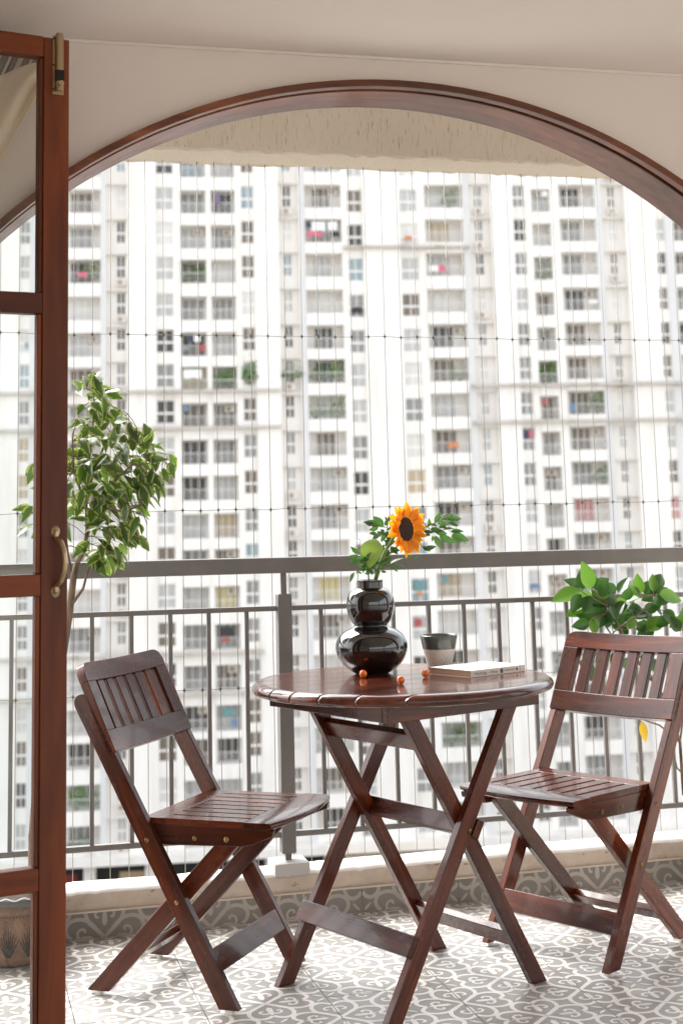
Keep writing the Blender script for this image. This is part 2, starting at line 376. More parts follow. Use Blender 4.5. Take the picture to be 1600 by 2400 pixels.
def tile_print(mb, z0):
    k = [0]
    def put(org, ax, side, path, w, taper=False):
        px = Vector((ax[1], -ax[0]))*side
        pts = [(org[0]+px.x*a+ax[0]*b, org[1]+px.y*a+ax[1]*b) for a, b in path]
        k[0] += 1; ribbon(mb, pts, w, z0+k[0]*3.5e-5, taper=taper)
    cr = [((.5, 0), (0, 1)), ((.5, 1), (0, -1)), ((0, .5), (1, 0)), ((1, .5), (-1, 0))]
    hp = smooth_path(HEART); ap = smooth_path(ARM, 3)
    for org, ax in cr:
        jobs = [(ax, 1), (ax, -1)]
        tx = (ax[1], ax[0])                       # along the edge
        for sgn in (1, -1):
            a2 = (abs(tx[0])*sgn, abs(tx[1])*sgn)
            px = Vector((a2[1], -a2[0])); s = 1 if px.dot(Vector(ax)) > 0 else -1
            jobs.append((a2, s))
        for a, s in jobs:
            put(org, a, s, hp, .036); put(org, a, s, ap, .024, True)
        for a in {j[0] for j in jobs}:
            put(org, a, 1, [(0, .105), (0, .135), (0, .17), (0, .20), (0, .235)], .048, True)
            put(org, a, 1, [(0, .235), (0, .25), (0, .27), (0, .285)], .026, True)
    for c in ((0, 0), (1, 0), (0, 1), (1, 1), (.5, .5)):
        for sx in (1, -1):
            for sy in (1, -1):
                d = Vector((sx, sy))*.7071
                if not (-.01 < c[0]+d.x*.1 < 1.01 and -.01 < c[1]+d.y*.1 < 1.01): continue
                k[0] += 1; ribbon(mb, [(c[0]+d.x*t, c[1]+d.y*t) for t in (.03, .06, .09, .13)], .026, z0+k[0]*3.5e-5, taper=True)
    return mb
T = .3
def tile_mesh(name, mats):
    mb = MB(); g_ = .0035
    mb.box(g_, 1-g_, g_, 1-g_, -.03, 0)
    tile_print(mb, .0006)
    mb.v = [(x*T, y*T, z*T) for x, y, z in mb.v]
    return mb.mesh(name, mats)

# ------------------------------------------------------------------ floor with tiles
XL, XR = -2.7, 3.0
fl = struct(MB().box(XL, XR, -5.6, .72, -.16, -.008).build('balcony_floor', M_GROUT))
tm = tile_mesh('tile', [M_TILE, M_PRINT])
for i in range(-5, 6):
    for j in range(-6, 3):
        o = link('tile', tm, fl); o.location = (i*T, j*T+random.uniform(-.0006, .0006), random.uniform(-.0004, .0004)); o.rotation_euler = (0, 0, 0)
# tiles cut to fit against the kerb: floor row ends at the skirting (y .708), the last joint is at .6
def cut_mesh(src, name, co, no):
    bm = bmesh.new(); bm.from_mesh(src)
    bmesh.ops.bisect_plane(bm, geom=bm.verts[:]+bm.edges[:]+bm.faces[:], plane_co=co, plane_no=no, clear_outer=True)
    me = bpy.data.meshes.new(name); bm.to_mesh(me); bm.free()
    for m in src.materials: me.materials.append(m)
    return me
tcut = cut_mesh(tm, 'cut_tile', (0, .107, 0), (0, 1, 0))
for i in range(-5, 6):
    for j in (2,):
        pass
# remove the row that would run past the kerb and put the cut row there instead
for o in list(fl.children):
    if o.location.y > .59: bpy.data.objects.remove(o)
for i in range(-5, 6):
    o = link('tile', tcut, fl); o.location = (i*T, .6, random.uniform(-.0004, .0004))
sm = tile_mesh('skirting_tile', [M_SKIRT, M_SKPRINT])
scut = cut_mesh(sm, 'skirting_cut_tile', (0, .0715, 0), (0, 1, 0))
room = struct(MB().box(XL, XR, -5.6, -1.81, -.004, .0).build('room_floor', M_PAPER if False else mat('room_floor_stone', (.52, .47, .41), .3)))

# ------------------------------------------------------------------ kerb with skirting, plastered face and chipped white top
def kerb():
    prof = [(.708, .0, 0), (.708, .073, 0), (.700, .074, 0), (.699, .090, 0), (.697, .110, 0), (.700, .122, 0), (.7045, .1285, 1), (.712, .1325, 1), (.73, .1345, 1), (.77, .135, 1), (.80, .134, 1), (.812, .126, 0), (.815, .10, 0), (.815, -.2, 0)]
    nx = 340; mb = MB(); n = len(prof); rnd = random.Random(3)
    lows = [rnd.uniform(-1, 1) for _ in range(60)]
    vs = []
    for i in range(nx+1):
        x = XL+(XR-XL)*i/nx; f = i/nx*58; a = int(f); t = f-a; lo = lows[a]*(1-t)+lows[a+1]*t
        chip = max(0, rnd.gauss(0, 1)-1.0)*.004
        for k, (y, z, m) in enumerate(prof):
            dy = dz = 0
            if 2 <= k <= 11:
                dz = lo*.0022+rnd.uniform(-.0008, .0008)-(chip if k in (5, 6, 7) else 0); dy = lo*.002+rnd.uniform(-.0008, .0008)+(chip*.8 if k in (4, 5, 6) else 0)
            vs.append((x, y+dy, z+dz))
    fs = []; ms = []
    for i in range(nx):
        for k in range(n-1):
            fs.append((i*n+k, i*n+k+1, (i+1)*n+k+1, (i+1)*n+k)); ms.append(1 if (prof[k][2] or prof[k+1][2]) and k >= 5 and k < 11 else 0)
    mb.v = vs; mb.f = fs; mb.m = ms
    return struct(mb.build('kerb', [M_KERB, M_KERBTOP], smooth=True))
kb_ = kerb()
for i in range(-5, 6):
    o = link('skirting_tile', scut, kb_); o.location = (i*T-.012, .7055, .0015); o.rotation_euler = (math.radians(90), 0, 0)
MB().box(XL, XR, .694, .7095, .0722, .0765).build('skirting_trim', mat('skirting_trim_grout', (.62, .55, .47), .8), kb_)

# ------------------------------------------------------------------ balcony slab above, beam, room ceiling, arch wall
struct(MB().box(XL, XR, -.171, .698, 2.66, 2.80).build('balcony_ceiling', M_CEIL))
def beam():
    mb = MB(); nx = 200; rnd = random.Random(5)
    prof = [(.698, 2.80), (.698, 2.50), (.698, 2.30), (.699, 2.288), (.706, 2.282), (.76, 2.281), (.835, 2.279), (.852, 2.276), (.858, 2.281), (.862, 2.30), (.862, 2.80)]
    n = len(prof); vs = []
    for i in range(nx+1):
        x = XL+(XR-XL)*i/nx
        for k, (y, z) in enumerate(prof):
            r = .0035 if k in (3, 4, 7, 8) else .0012
            vs.append((x, y+rnd.uniform(-r, r)*.6*(0 < k < 10), z+rnd.uniform(-r, r)*(2 <= k <= 9)))
    mb.add(vs, [(i*n+k, (i+1)*n+k, (i+1)*n+k+1, i*n+k+1) for i in range(nx) for k in range(n-1)])
    o = mb.build('balcony_beam', M_BEAM, smooth=False)
    return tag(o, 'beige textured concrete beam across the top of the balcony opening', 'beam')
beam()
AZ, AX, AR = .826, .149, 1.385                       # arch: centre height, centre x, radius of the opening in the plaster
CEIL = 2.275; Y0, Y1 = -.32, -.17
RB = -5.6
struct(MB().box(XL, XR, RB, Y0-.0005, CEIL, CEIL+.16).build('room_ceiling', M_CEIL))
# the room behind the viewer: unseen walls added to cut fill light, back opening sized for fill
tag(MB().box(XL-.15, XL-.001, RB, -.3205, 0, CEIL+.16).build('room_wall', M_WALL), 'unseen plain cream side wall of the room, added to cut fill light', 'wall')
bw_ = MB(); bw_.box(XL-.15, XR, RB-.15, RB-.001, 0, .12); bw_.box(XL-.15, XR, RB-.15, RB-.001, 2.25, CEIL+.16); bw_.box(XL-.15, -2.3, RB-.15, RB-.001, .1205, 2.2495); bw_.box(2.7, XR, RB-.15, RB-.001, .1205, 2.2495)
tag(bw_.build('room_back_wall', M_WALL), 'unseen cream back wall of the room, its wide opening sized for fill light', 'wall')
aw = thing('arch_wall', 'cream plastered wall with a wide round arch between room and balcony', 'wall', (AX, Y0, 0))
def archwall():
    mb = MB(); n = 96
    pts = [(AR*math.cos(math.pi*i/n), AZ+AR*math.sin(math.pi*i/n)) for i in range(n+1)]      # right to left
    vs = []
    for y in (0, Y1-Y0):
        for x, z in pts: vs.append((x, y, z)); vs.append((x, y, CEIL+.3))
    h = 2*(n+1)
    fs = []
    for i in range(n):
        a = 2*i; fs += [(a, a+1, a+3, a+2), (h+a, h+a+2, h+a+3, h+a+1), (a, a+2, h+a+2, h+a)]
    mb.add(vs, fs)
    mb.box(AR, XR-AX, 0, Y1-Y0, 0, CEIL+.3); mb.box(XL-AX, -AR, 0, Y1-Y0, 0, CEIL+.3)
    return mb.build('plaster', M_WALL, aw)
archwall()
MB().box(XL-AX, XR-AX, -.006, -.0005, CEIL-.008, CEIL-.0006).build('cornice_bead', mat('bead_paint', (.80, .73, .66), .6), aw)
def arch_ring(name, r0, r1, ya, yb, m, seg, k):
    cuts = [0, math.radians(38), math.radians(142), math.pi]
    for q in range(3):                                # curved lengths of timber, butted end to end
        a0 = cuts[q]; a1 = cuts[q+1]-.0006; mb = MB(); vs = []
        for i in range(seg+1):
            a = a0+(a1-a0)*i/seg
            for r, y in ((r0, ya), (r1, ya), (r1, yb), (r0, yb)): vs.append((r*math.cos(a), y, AZ+r*math.sin(a)))
        fs = [(4*i+j, 4*i+(j+1) % 4, 4*i+4+(j+1) % 4, 4*i+4+j) for i in range(seg) for j in range(4)]+[(0, 1, 2, 3), (4*seg+3, 4*seg+2, 4*seg+1, 4*seg)]
        mb.add(vs, fs); am = (a0+a1)/2
        mb.build(name, m, aw, bevel=.002, grain=(-math.sin(am), 0, math.cos(am)))
arch_ring('arch_casing', AR-.0165, AR+.001, -.022, .006, M_ARCH, 44, 4)
arch_ring('arch_rebate', AR-.010, AR-.001, .0065, .020, M_ARCH, 44, 4)
arch_ring('arch_lining', AR-.018, AR-.001, .0205, .168, M_ARCH, 44, 4)
for sgn in (1, -1):
    MB().box(*sorted((sgn*(AR-.023), sgn*(AR-.001))), -.022, .168, 0, AZ-.001).build('jamb_lining', M_ARCH, aw, bevel=.002, grain=(0, 0, 1))

# ------------------------------------------------------------------ railing
RY = .748
rail = thing('balcony_railing', 'grey painted metal balcony railing with thin balusters standing on the kerb', 'railing', (0, RY, 0))
TOPZ0, TOPZ1 = .989, 1.036
def rz(x): return -.006*x            # the rail falls a little to the right
def sloped(name, z0, z1, y0, y1, x0, x1, bev=.003):
    mb = MB().box(x0, x1, y0, y1, z0, z1); mb.v = [(x, y, z+rz(x)) for x, y, z in mb.v]
    return mb.build(name, M_RAIL, rail, bevel=bev)
sloped('top_rail', TOPZ0, TOPZ1, -.028, .028, XL, XR, .004)
posts = [-1.41, .078, 1.566]
edges = [XL]+posts+[XR]
for i in range(4):
    a = edges[i]+(.021 if i else 0); b = edges[i+1]-(.021 if i < 3 else 0)
    sloped('middle_rail', .877, .892, -.011, .011, a, b, .0015); sloped('bottom_rail', .224, .240, -.011, .011, a, b, .0015)
    n = 12
    for k in range(n):
        x = edges[i]+(edges[i+1]-edges[i])*(k+1)/(n+1) if i in (1, 2) else (edges[i+1]-.1145*(k+1) if i == 0 else edges[i]+.1145*(k+1))
        if XL < x < XR:
            MB().box(x-.006, x+.006, -.006, .006, .2398+rz(x), .8772+rz(x)).build('baluster', M_RAIL, rail, bevel=.001)
for x in posts:
    MB().box(x-.0215, x+.0215, -.0215, .0215, .178, .927).build('post', M_RAIL, rail, bevel=.004)
    MB().box(x-.008, x+.008, -.008, .008, .926, TOPZ0+rz(x)+.002).build('post_neck', M_RAIL, rail, bevel=.001)
    MB().box(x-.009, x+.009, -.009, .009, .158, .179).build('post_foot', M_RAIL, rail, bevel=.001)
    MB().box(x-.052, x+.052, -.058, .046, .124, .159).build('base_block', mat('base_block_paint', (.46, .445, .42), .5), rail, bevel=.003)

# ------------------------------------------------------------------ cable safety grille outside the railing
GY = .838
gr = thing('cable_grille', 'safety grille of thin vertical steel cables outside the balcony railing', 'grille', (0, GY, 0))
vw = [-.706+.0549*i for i in range(-2, 46)]; hz = [1.722, 1.180, .646]
for x in vw:
    w = random.uniform(-.002, .002)
    MB().tube([(x+w, 0, .02), (x, 0, 1.2), (x-w, 0, 2.284)], .00115, 6).build('cable', M_STEEL, gr, smooth=True)
fer = MB(); rr_ = random.Random(2)
for z in hz:
    pts = []
    for i, x in enumerate(vw):
        j = rr_.uniform(-.003, .003) if i % 3 else 0
        pts.append((x, -.0018, z+rz(x)*.5+j)); fer.tube([(x-.0045, -.001, z+rz(x)*.5+j), (x+.0045, -.001, z+rz(x)*.5+j)], .0021, 6)
        fer.tube([(x, 0, z+rz(x)*.5+j-.006), (x, 0, z+rz(x)*.5+j+.006)], .0019, 6)
    MB().tube(pts, .0010, 6).build('cross_cable', M_STEEL, gr, smooth=True)
fo = fer.build('ferrules', M_FERRULE, gr); fo['kind'] = 'stuff'

# ------------------------------------------------------------------ furniture helpers
def leg_poly(p0, p1, w, z0, top_round=0, flat_top=None):
    """side profile (x,z) of a slanted leg from floor height z0; p0 foot centre at z=0, p1 top centre"""
    d = Vector((p1[0]-p0[0], p1[1]-p0[1])).normalized(); hw = w/2/abs(d.y)
    def xc(z): return p0[0]+(p1[0]-p0[0])*(z-p0[1])/(p1[1]-p0[1])
    pts = [(xc(z0)-hw, z0), (xc(z0)+hw, z0)]
    if top_round:
        n = Vector((d.y, -d.x))
        for i in range(0, 9):
            a = math.pi*i/8
            pts.append(tuple(Vector(p1)-d*w/2+n*(w/2)*math.cos(a)+d*(w/2)*math.sin(a)))
    else:
        zt = flat_top if flat_top is not None else p1[1]
        pts += [(xc(zt)+hw, zt), (xc(zt)-hw, zt)]
    return pts, d
def leg(name, p0, p1, w, y0, y1, parent, z0, mat_=None, top_round=0, flat_top=None):
    pts, d = leg_poly(p0, p1, w, z0, top_round, flat_top)
    return MB().prism([(x, 0, z) for x, z in pts], (0, y0, 0), (0, y1, 0)).build(name, mat_ or M_WOOD, parent, bevel=.0022, grain=(d.x, 0, d.y))
def bar(name, c, d, half, width, thick, parent, y0, y1, mat_=None, bev=.0022):
    """board across the thing (local y), c=(x,z) centre, d=(dx,dz) direction of its width"""
    d = Vector(d).normalized(); n = Vector((d.y, -d.x)); c = Vector(c)
    pts = [c+d*width/2+n*thick/2, c-d*width/2+n*thick/2, c-d*width/2-n*thick/2, c+d*width/2-n*thick/2]
    return MB().prism([(p.x, 0, p.y) for p in pts], (0, y0, 0), (0, y1, 0)).build(name, mat_ or M_WOOD, parent, bevel=bev, grain=(0, 1, 0))
def screw(x, y, z, sgn, parent, r=.0058):
    mb = MB(); mb.lathe([(0, .0032), (r*.75, .0028), (r, .001), (r, -.002)], 14)
    mb.v = [(a, -sgn*c if False else sgn*c, b) for a, b, c in mb.v]
    mb.v = [(a+x, b+y, c+z) for a, b, c in mb.v]
    o = mb.build('screw', M_BRASS, parent, smooth=True)
    s = MB(); ang = random.uniform(0, 3.1); ca, sa = math.cos(ang), math.sin(ang)
    q = [(-r*.72, -.0009), (r*.72, -.0009), (r*.72, .0009), (-r*.72, .0009)]
    s.add([(x+a*ca-b*sa, y+sgn*.00335, z+a*sa+b*ca) for a, b in q], [(0, 1, 2, 3)]); s.build('screw_slot', M_DARKMETAL, o)
    return o

# ------------------------------------------------------------------ folding chair (x forward, y across, z up; origin under the front feet)
def make_chair():
    t = thing('folding_chair', '', 'chair')
    AS = -.573                                            # slope of the long legs: x = AS*z
    HWID = .2105; TH = .022
    e = Vector((-.101, .214)).normalized(); nf = Vector((e.y, -e.x)); pb = Vector((-.306, .590)); PH = .2365
    for s in (1, -1):
        y0, y1 = sorted((s*HWID, s*(HWID-TH)))
        leg('back_leg', (0, 0), (AS*.724, .724), .045, y0, y1, t, .010, top_round=1)
        b0, b1 = sorted((s*(HWID-.043), s*(HWID-.065)))
        leg('front_leg', (-.392, 0), (.004, .405), .044, b0, b1, t, .010, top_round=1)
        # glides under the feet
        for x, y in ((-.004, s*(HWID-TH/2)), (-.382, s*(HWID-.054))):
            MB().lathe([(0, 0), (.0085, 0), (.009, .002), (.009, .0105), (0, .0105)], 14, c=(x, y, 0)).build('glide', M_PAD, t, smooth=False)
        a0, a1 = sorted((s*(HWID-TH-.001), s*(HWID-TH-.0195)))
        ap = [(-.236, .4165), (-.206, .374), (-.18, .370), (.025, .376), (.045, .380), (.103, .402), (.106, .4165)]
        MB().prism([(x, 0, z) for x, z in ap], (0, a0, 0), (0, a1, 0)).build('seat_apron', M_WOOD, t, bevel=.002, grain=(1, 0, 0))
        yo = s*HWID
        screw(AS*.384, yo, .384, s, t); screw(AS*.244, yo, .244, s, t)
        ya = s*(HWID-TH-.001); screw(-.102, ya, .389, s, t); screw(-.017, ya, .391, s, t, .0068)
    dA = Vector((AS, 1)).normalized(); nA = Vector((dA.y, -dA.x))
    cA = Vector((AS*.105, .105))+nA*.0120
    bar('front_stretcher', cA, dA, 0, .056, .018, t, -(HWID-TH), HWID-TH)
    dB = Vector((.396, .405)).normalized(); cB = Vector((-.392+.396*.20, .405*.20))
    bar('rear_stretcher', cB, dB, 0, .036, .020, t, -(HWID-.065), HWID-.065)
    # seat
    X0, X1, Z1, Z0 = -.243, .104, .4335, .4168; SW = .187
    ns, slot = 8, .0095; pitch = (2*SW+slot)/ns; sw = pitch-slot
    # curved front rail
    mb = MB(); n = 24; vs = []
    for i in range(n+1):
        y = -SW-.006+(2*SW+.012)*i/n; xf = X1+.026*(1-(y/(SW+.006))**2)
        for x, z in ((.030, Z0), (xf-.010, Z0), (xf-.0015, Z0+.004), (xf, Z0+.009), (xf-.002, Z1-.003), (xf-.007, Z1), (.030, Z1)):
            vs.append((x, y, z))
    m = 7; fs = [(i*m+j, i*m+(j+1) % m, (i+1)*m+(j+1) % m, (i+1)*m+j) for i in range(n) for j in range(m)]+[tuple(range(m)), tuple(n*m+j for j in range(m))[::-1]]
    mb.add(vs, fs); mb.build('seat_front_rail', M_WOOD, t, bevel=.0012, grain=(0, 1, 0))
    MB().box(X0, -.182, -SW, SW, Z0, Z1).build('seat_rear_rail', M_WOOD, t, bevel=.003, grain=(0, 1, 0))
    slat = None
    for i in range(ns):
        y = -SW+i*pitch
        if slat is None: slat = MB().box(-.1815, .0295, 0, sw, Z0, Z1).build('seat_slat', M_WOOD, t, bevel=.0015, grain=(1, 0, 0)); base = slat.location.copy()
        else:
            o = slat.copy(); S.collection.objects.link(o); o.parent = t; slat_ = o
            o.location = base
        (slat if i == 0 else o).location = (base.x, base.y+y, base.z)
    # backrest panel, hollow across its width
    def panel(name, s0, s1, t0, t1, nt, grain, th=.024, off=0., rnd=0.):
        mb = MB(); vs = []; s_list = [0, 1]
        for i in range(nt+1):
            tt = t0+(t1-t0)*i/nt; hollow = .013*(1-(tt/HWID)**2)
            top = s1
            if rnd:
                k = abs(tt)-(HWID-rnd)
                if k > 0: top = s1-(rnd-math.sqrt(max(0, rnd*rnd-k*k)))*.9
            for sv in (s0, top):
                for d in (-off, -off-th):
                    p = pb+e*sv+nf*(d-hollow); vs.append((p.x, tt, p.y))
        fs = []
        for i in range(nt):
            a = 4*i; fs += [(a, a+2, a+6, a+4), (a+1, a+5, a+7, a+3), (a, a+4, a+5, a+1), (a+2, a+3, a+7, a+6)]
        b = 4*nt; fs += [(0, 1, 3, 2), (b, b+2, b+3, b+1)]
        mb.add(vs, fs); return mb.build(name, M_WOOD, t, bevel=.0018, grain=grain)
    panel('back_bottom_rail', 0, .056, -HWID, HWID, 24, (0, 1, 0))
    panel('back_top_rail', .187, PH, -HWID, HWID, 48, (0, 1, 0), rnd=.034)
    panel('back_side_rail', .0563, .1867, -HWID, -.1625, 3, (e.x, 0, e.y)); panel('back_side_rail', .0563, .1867, .1625, HWID, 3, (e.x, 0, e.y))
    for i in range(6):
        a = -.1625+.0185+i*(.325-.0185+.0)/6.0
        panel('back_slat', .0563, .1867, a, a+.0335, 2, (e.x, 0, e.y), th=.014, off=.005)
    return t
ch1 = make_chair()
ch1['label'] = 'dark red-brown wooden folding chair beside the open glazed door'; ch1['group'] = 'wooden folding chairs at the round table'
ch1.location = (-.1220, .1140, 0); ch1.rotation_euler = (0, 0, math.radians(-35.6))
ch2 = copy_tree(ch1)
ch2['label'] = 'dark red-brown wooden folding chair in front of the glossy green plant'
ch2.location = (.6180, .0975, 0); ch2.rotation_euler = (0, 0, math.radians(-152.0))

# ------------------------------------------------------------------ round folding table
TA = math.radians(22.3); TZ = .742; TR = .384
tb = thing('round_table', 'round mahogany folding table with crossed legs and a slatted top', 'table', (.2230, .0200, 0), TA)
def table():
    lay = [(.0, -.012), (.003, -.004), (.010, 0), (.016, -.0012), (.021, -.005), (.0255, -.012), (.0275, -.021), (.0278, -.030)]   # (height above underside, inset)
    n = 9; wv = 2*TR/n
    for i in range(n):
        v0 = -TR+i*wv+.0008; v1 = -TR+(i+1)*wv-.0008; mb = MB(); ns = 16; vs = []
        for h, ins in lay:
            r = TR+ins; lo = max(v0, -r+1e-4); hi = min(v1, r-1e-4)
            ring = []
            for k in range(ns+1):
                y = lo+(hi-lo)*k/ns; ring.append((math.sqrt(max(1e-8, r*r-y*y)), y))
            for k in range(ns+1):
                y = hi-(hi-lo)*k/ns; ring.append((-math.sqrt(max(1e-8, r*r-y*y)), y))
            vs += [(x, y, TZ-.0278+h) for x, y in ring]
        m = 2*(ns+1); fs = [(a*m+k, a*m+(k+1) % m, (a+1)*m+(k+1) % m, (a+1)*m+k) for a in range(len(lay)-1) for k in range(m)]
        fs += [tuple(range(m))[::-1], tuple((len(lay)-1)*m+k for k in range(m))]
        mb.add(vs, fs); o = mb.build('top_slat', M_TOP, tb, grain=(1, 0, 0))
        o.data.polygons.foreach_set('use_smooth', [len(p.vertices) == 4 and abs(p.normal.y) < .98 for p in o.data.polygons])
    zt = TZ-.0280; zb = .674; au, av = .245, .243
    for s in (1, -1):
        MB().box(-au, au, *sorted((s*av, s*(av-.019))), zb, zt).build('apron_board', M_WOOD, tb, bevel=.0018, grain=(1, 0, 0))
        MB().box(*sorted((s*au, s*(au-.019))), -(av-.0195), av-.0195, zb+.0005, zt).build('apron_board', M_WOOD, tb, bevel=.0018, grain=(0, 1, 0))
        # outer pair: foot at -x rising to +x; inner pair the other way
        y0, y1 = sorted((s*.223, s*.201)); leg('leg', (-.236, 0), (.174, .69), .041, y0, y1, tb, 0, flat_top=.70)
        y0, y1 = sorted((s*.200, s*.178)); leg('leg', (.250, 0), (-.148, .69), .041, y0, y1, tb, 0, flat_top=.70)
        screw(.014, s*.223, .409-.012, s, tb, .0062)
    d1 = Vector((.410, .69)).normalized(); n1 = Vector((-d1.y, d1.x)); d2 = Vector((-.398, .69)).normalized(); n2 = Vector((d2.y, -d2.x))
    P1 = lambda z: Vector((-.236+.410*z/.69, z)); P2 = lambda z: Vector((.250-.398*z/.69, z))
    bar('lower_stretcher', P1(.150)+n1*.0300, d1, 0, .050, .018, tb, -.223, .223)
    bar('lower_stretcher', P2(.118)-n2*.002, d2, 0, .044, .020, tb, -.178, .178)
    bar('upper_stretcher', P2(.612)+n2*.004, d2, 0, .046, .020, tb, -.178, .178)
    bar('pivot_stretcher', P1(.415)-n1*.0325, d1, 0, .044, .022, tb, -.228, .228)
table()

# ------------------------------------------------------------------ vase, cup, book, tomatoes
vp = on_z(872, 1578, TZ)
va = thing('vase', 'glossy black double-gourd vase holding a sunflower on the table', 'vase', (vp.x, vp.y, TZ))
vp_prof = [(0, .001), (.040, .0005), (.046, .002), (.060, .010), (.078, .026), (.090, .045), (.0955, .063), (.0940, .080), (.085, .098), (.068, .1115), (.052, .1185), (.0455, .123), (.0455, .1275), (.051, .133), (.059, .150), (.0638, .168), (.0640, .184), (.0605, .200), (.052, .213), (.041, .2195), (.0355, .2215), (.0350, .224), (.0350, .240), (.0342, .2425), (.0318, .2425), (.0308, .240), (.0308, .222), (.045, .205), (.055, .184), (.045, .140), (.030, .12), (0, .115)]
MB().lathe([p for p in reversed(smooth_path(vp_prof, 4))], 72).build('vase_body', M_VASE, va, smooth=True)
cp = on_z(1030, 1566, TZ)
cu = thing('cup', 'small flared cup with dark green glaze over speckled clay', 'cup', (cp.x, cp.y, TZ))
cprof = [(0, .003), (.026, .003), (.029, .0), (.0315, .004), (.037, .022), (.0425, .045), (.0445, .052), (.049, .074), (.0515, .0865), (.0508, .0885), (.0490, .0880), (.0478, .084), (.044, .060), (.036, .030), (.028, .012), (0, .010)]
MB().lathe(cprof[::-1], 64, mi_fn=lambda i: 1 if i >= 9 else 0).build('cup_body', [M_CUPGLAZE, M_CUPCLAY], cu, smooth=True)
bA = on_z(1104, 1589, TZ); bB = on_z(1231, 1573, TZ)                      # spine, bottom edge
ex = (bB-bA).normalized(); ey = Vector((-ex.y, ex.x, 0)); BL = (bB-bA).length; bang = math.atan2(ex.y, ex.x)
BW, BH = .152, .0175
bk = thing('book', 'white paperback lying flat beside the cup on the table', 'book', (bA.x, bA.y, TZ), bang)
BL = .198
MB().box(.0015, BL-.0015, .003, BW-.0012, .0012, BH-.0012).build('page_block', M_PAPER, bk)
MB().box(0, BL, .002, BW, BH-.0011, BH).build('front_cover', M_COVER, bk, bevel=.0003)
MB().box(0, BL, .002, BW, 0.0003, .0013).build('back_cover', M_COVER, bk)
MB().box(0, BL, 0, .0021, 0.0003, BH).build('spine', M_SPINE, bk, bevel=.0005)
def lettering(name, body, size, x, z, parent, m, sx=1., y=-.0003):
    cu_ = bpy.data.curves.new(name, 'FONT'); cu_.body = body; cu_.size = size; cu_.align_x = 'LEFT'; cu_.align_y = 'CENTER'
    tmp = bpy.data.objects.new(name, cu_); S.collection.objects.link(tmp); bpy.context.view_layer.update()
    me = bpy.data.meshes.new_from_object(tmp.evaluated_get(bpy.context.evaluated_depsgraph_get())); bpy.data.objects.remove(tmp)
    me.materials.clear(); me.materials.append(m)
    o = link(name, me, parent); o.location = (x, y, z); o.rotation_euler = (math.radians(90), 0, 0); o.scale = (sx, 1, 1); return o
lettering('spine_title', 'The', .0065, .009, BH/2, bk, M_INK, .8)
lettering('spine_title', 'Psychology', .0108, .0175, BH/2, bk, M_INK, .80)
lettering('spine_title', 'of', .0065, .0655, BH/2, bk, M_INK, .8)
lettering('spine_title', 'Money', .0108, .072, BH/2, bk, M_INK, .80)
lettering('spine_author', 'MORGAN HOUSEL', .0062, .120, BH/2, bk, M_INK, .74)
def disc_mark(x, r, m, name):
    mb = MB(); mb.add([(x, -.0003, BH/2)]+[(x+r*math.cos(a*math.pi/9), -.0003, BH/2+r*math.sin(a*math.pi/9)) for a in range(18)], [(0, 1+(i+1) % 18, 1+i) for i in range(18)])
    mb.build(name, m, bk)
disc_mark(.110, .0062, M_INKBLUE, 'spine_emblem'); disc_mark(.167, .0034, M_INK, 'spine_emblem')
m_ = mat('print_grey', (.35, .31, .27), .6)
for zz in (-.0035, .0, .0035): MB().box(.1770, .1810, -.0004, -.0001, BH/2+zz-.001, BH/2+zz+.001).build('spine_mark', m_, bk)
for k, (px, py, lab) in enumerate(((851, 1589, 'small orange-red cherry tomato right in front of the black vase'), (939, 1604, 'small orange-red cherry tomato alone near the front rim of the table'), (997, 1588, 'small orange-red cherry tomato touching the corner of the book'))):
    p = on_z(px, py, TZ)
    t = thing('cherry_tomato', lab, 'tomato', (p.x, p.y, TZ+.0002), random.uniform(0, 6), 'cherry tomatoes on the table')
    MB().lathe([(0, .0004), (.004, .0006), (.0075, .003), (.0096, .0075), (.0100, .0105), (.0092, .0145), (.0068, .0182), (.0035, .0197), (.0012, .0188), (0, .0183)][::-1], 28).build('tomato_flesh', M_TOM, t, smooth=True)
    MB().lathe([(0, .0202), (.0012, .0196), (.0014, .0184), (0, .018)], 8).build('stem_scar', mat('stem_scar_brown', (.12, .07, .03), .8), t, smooth=True)

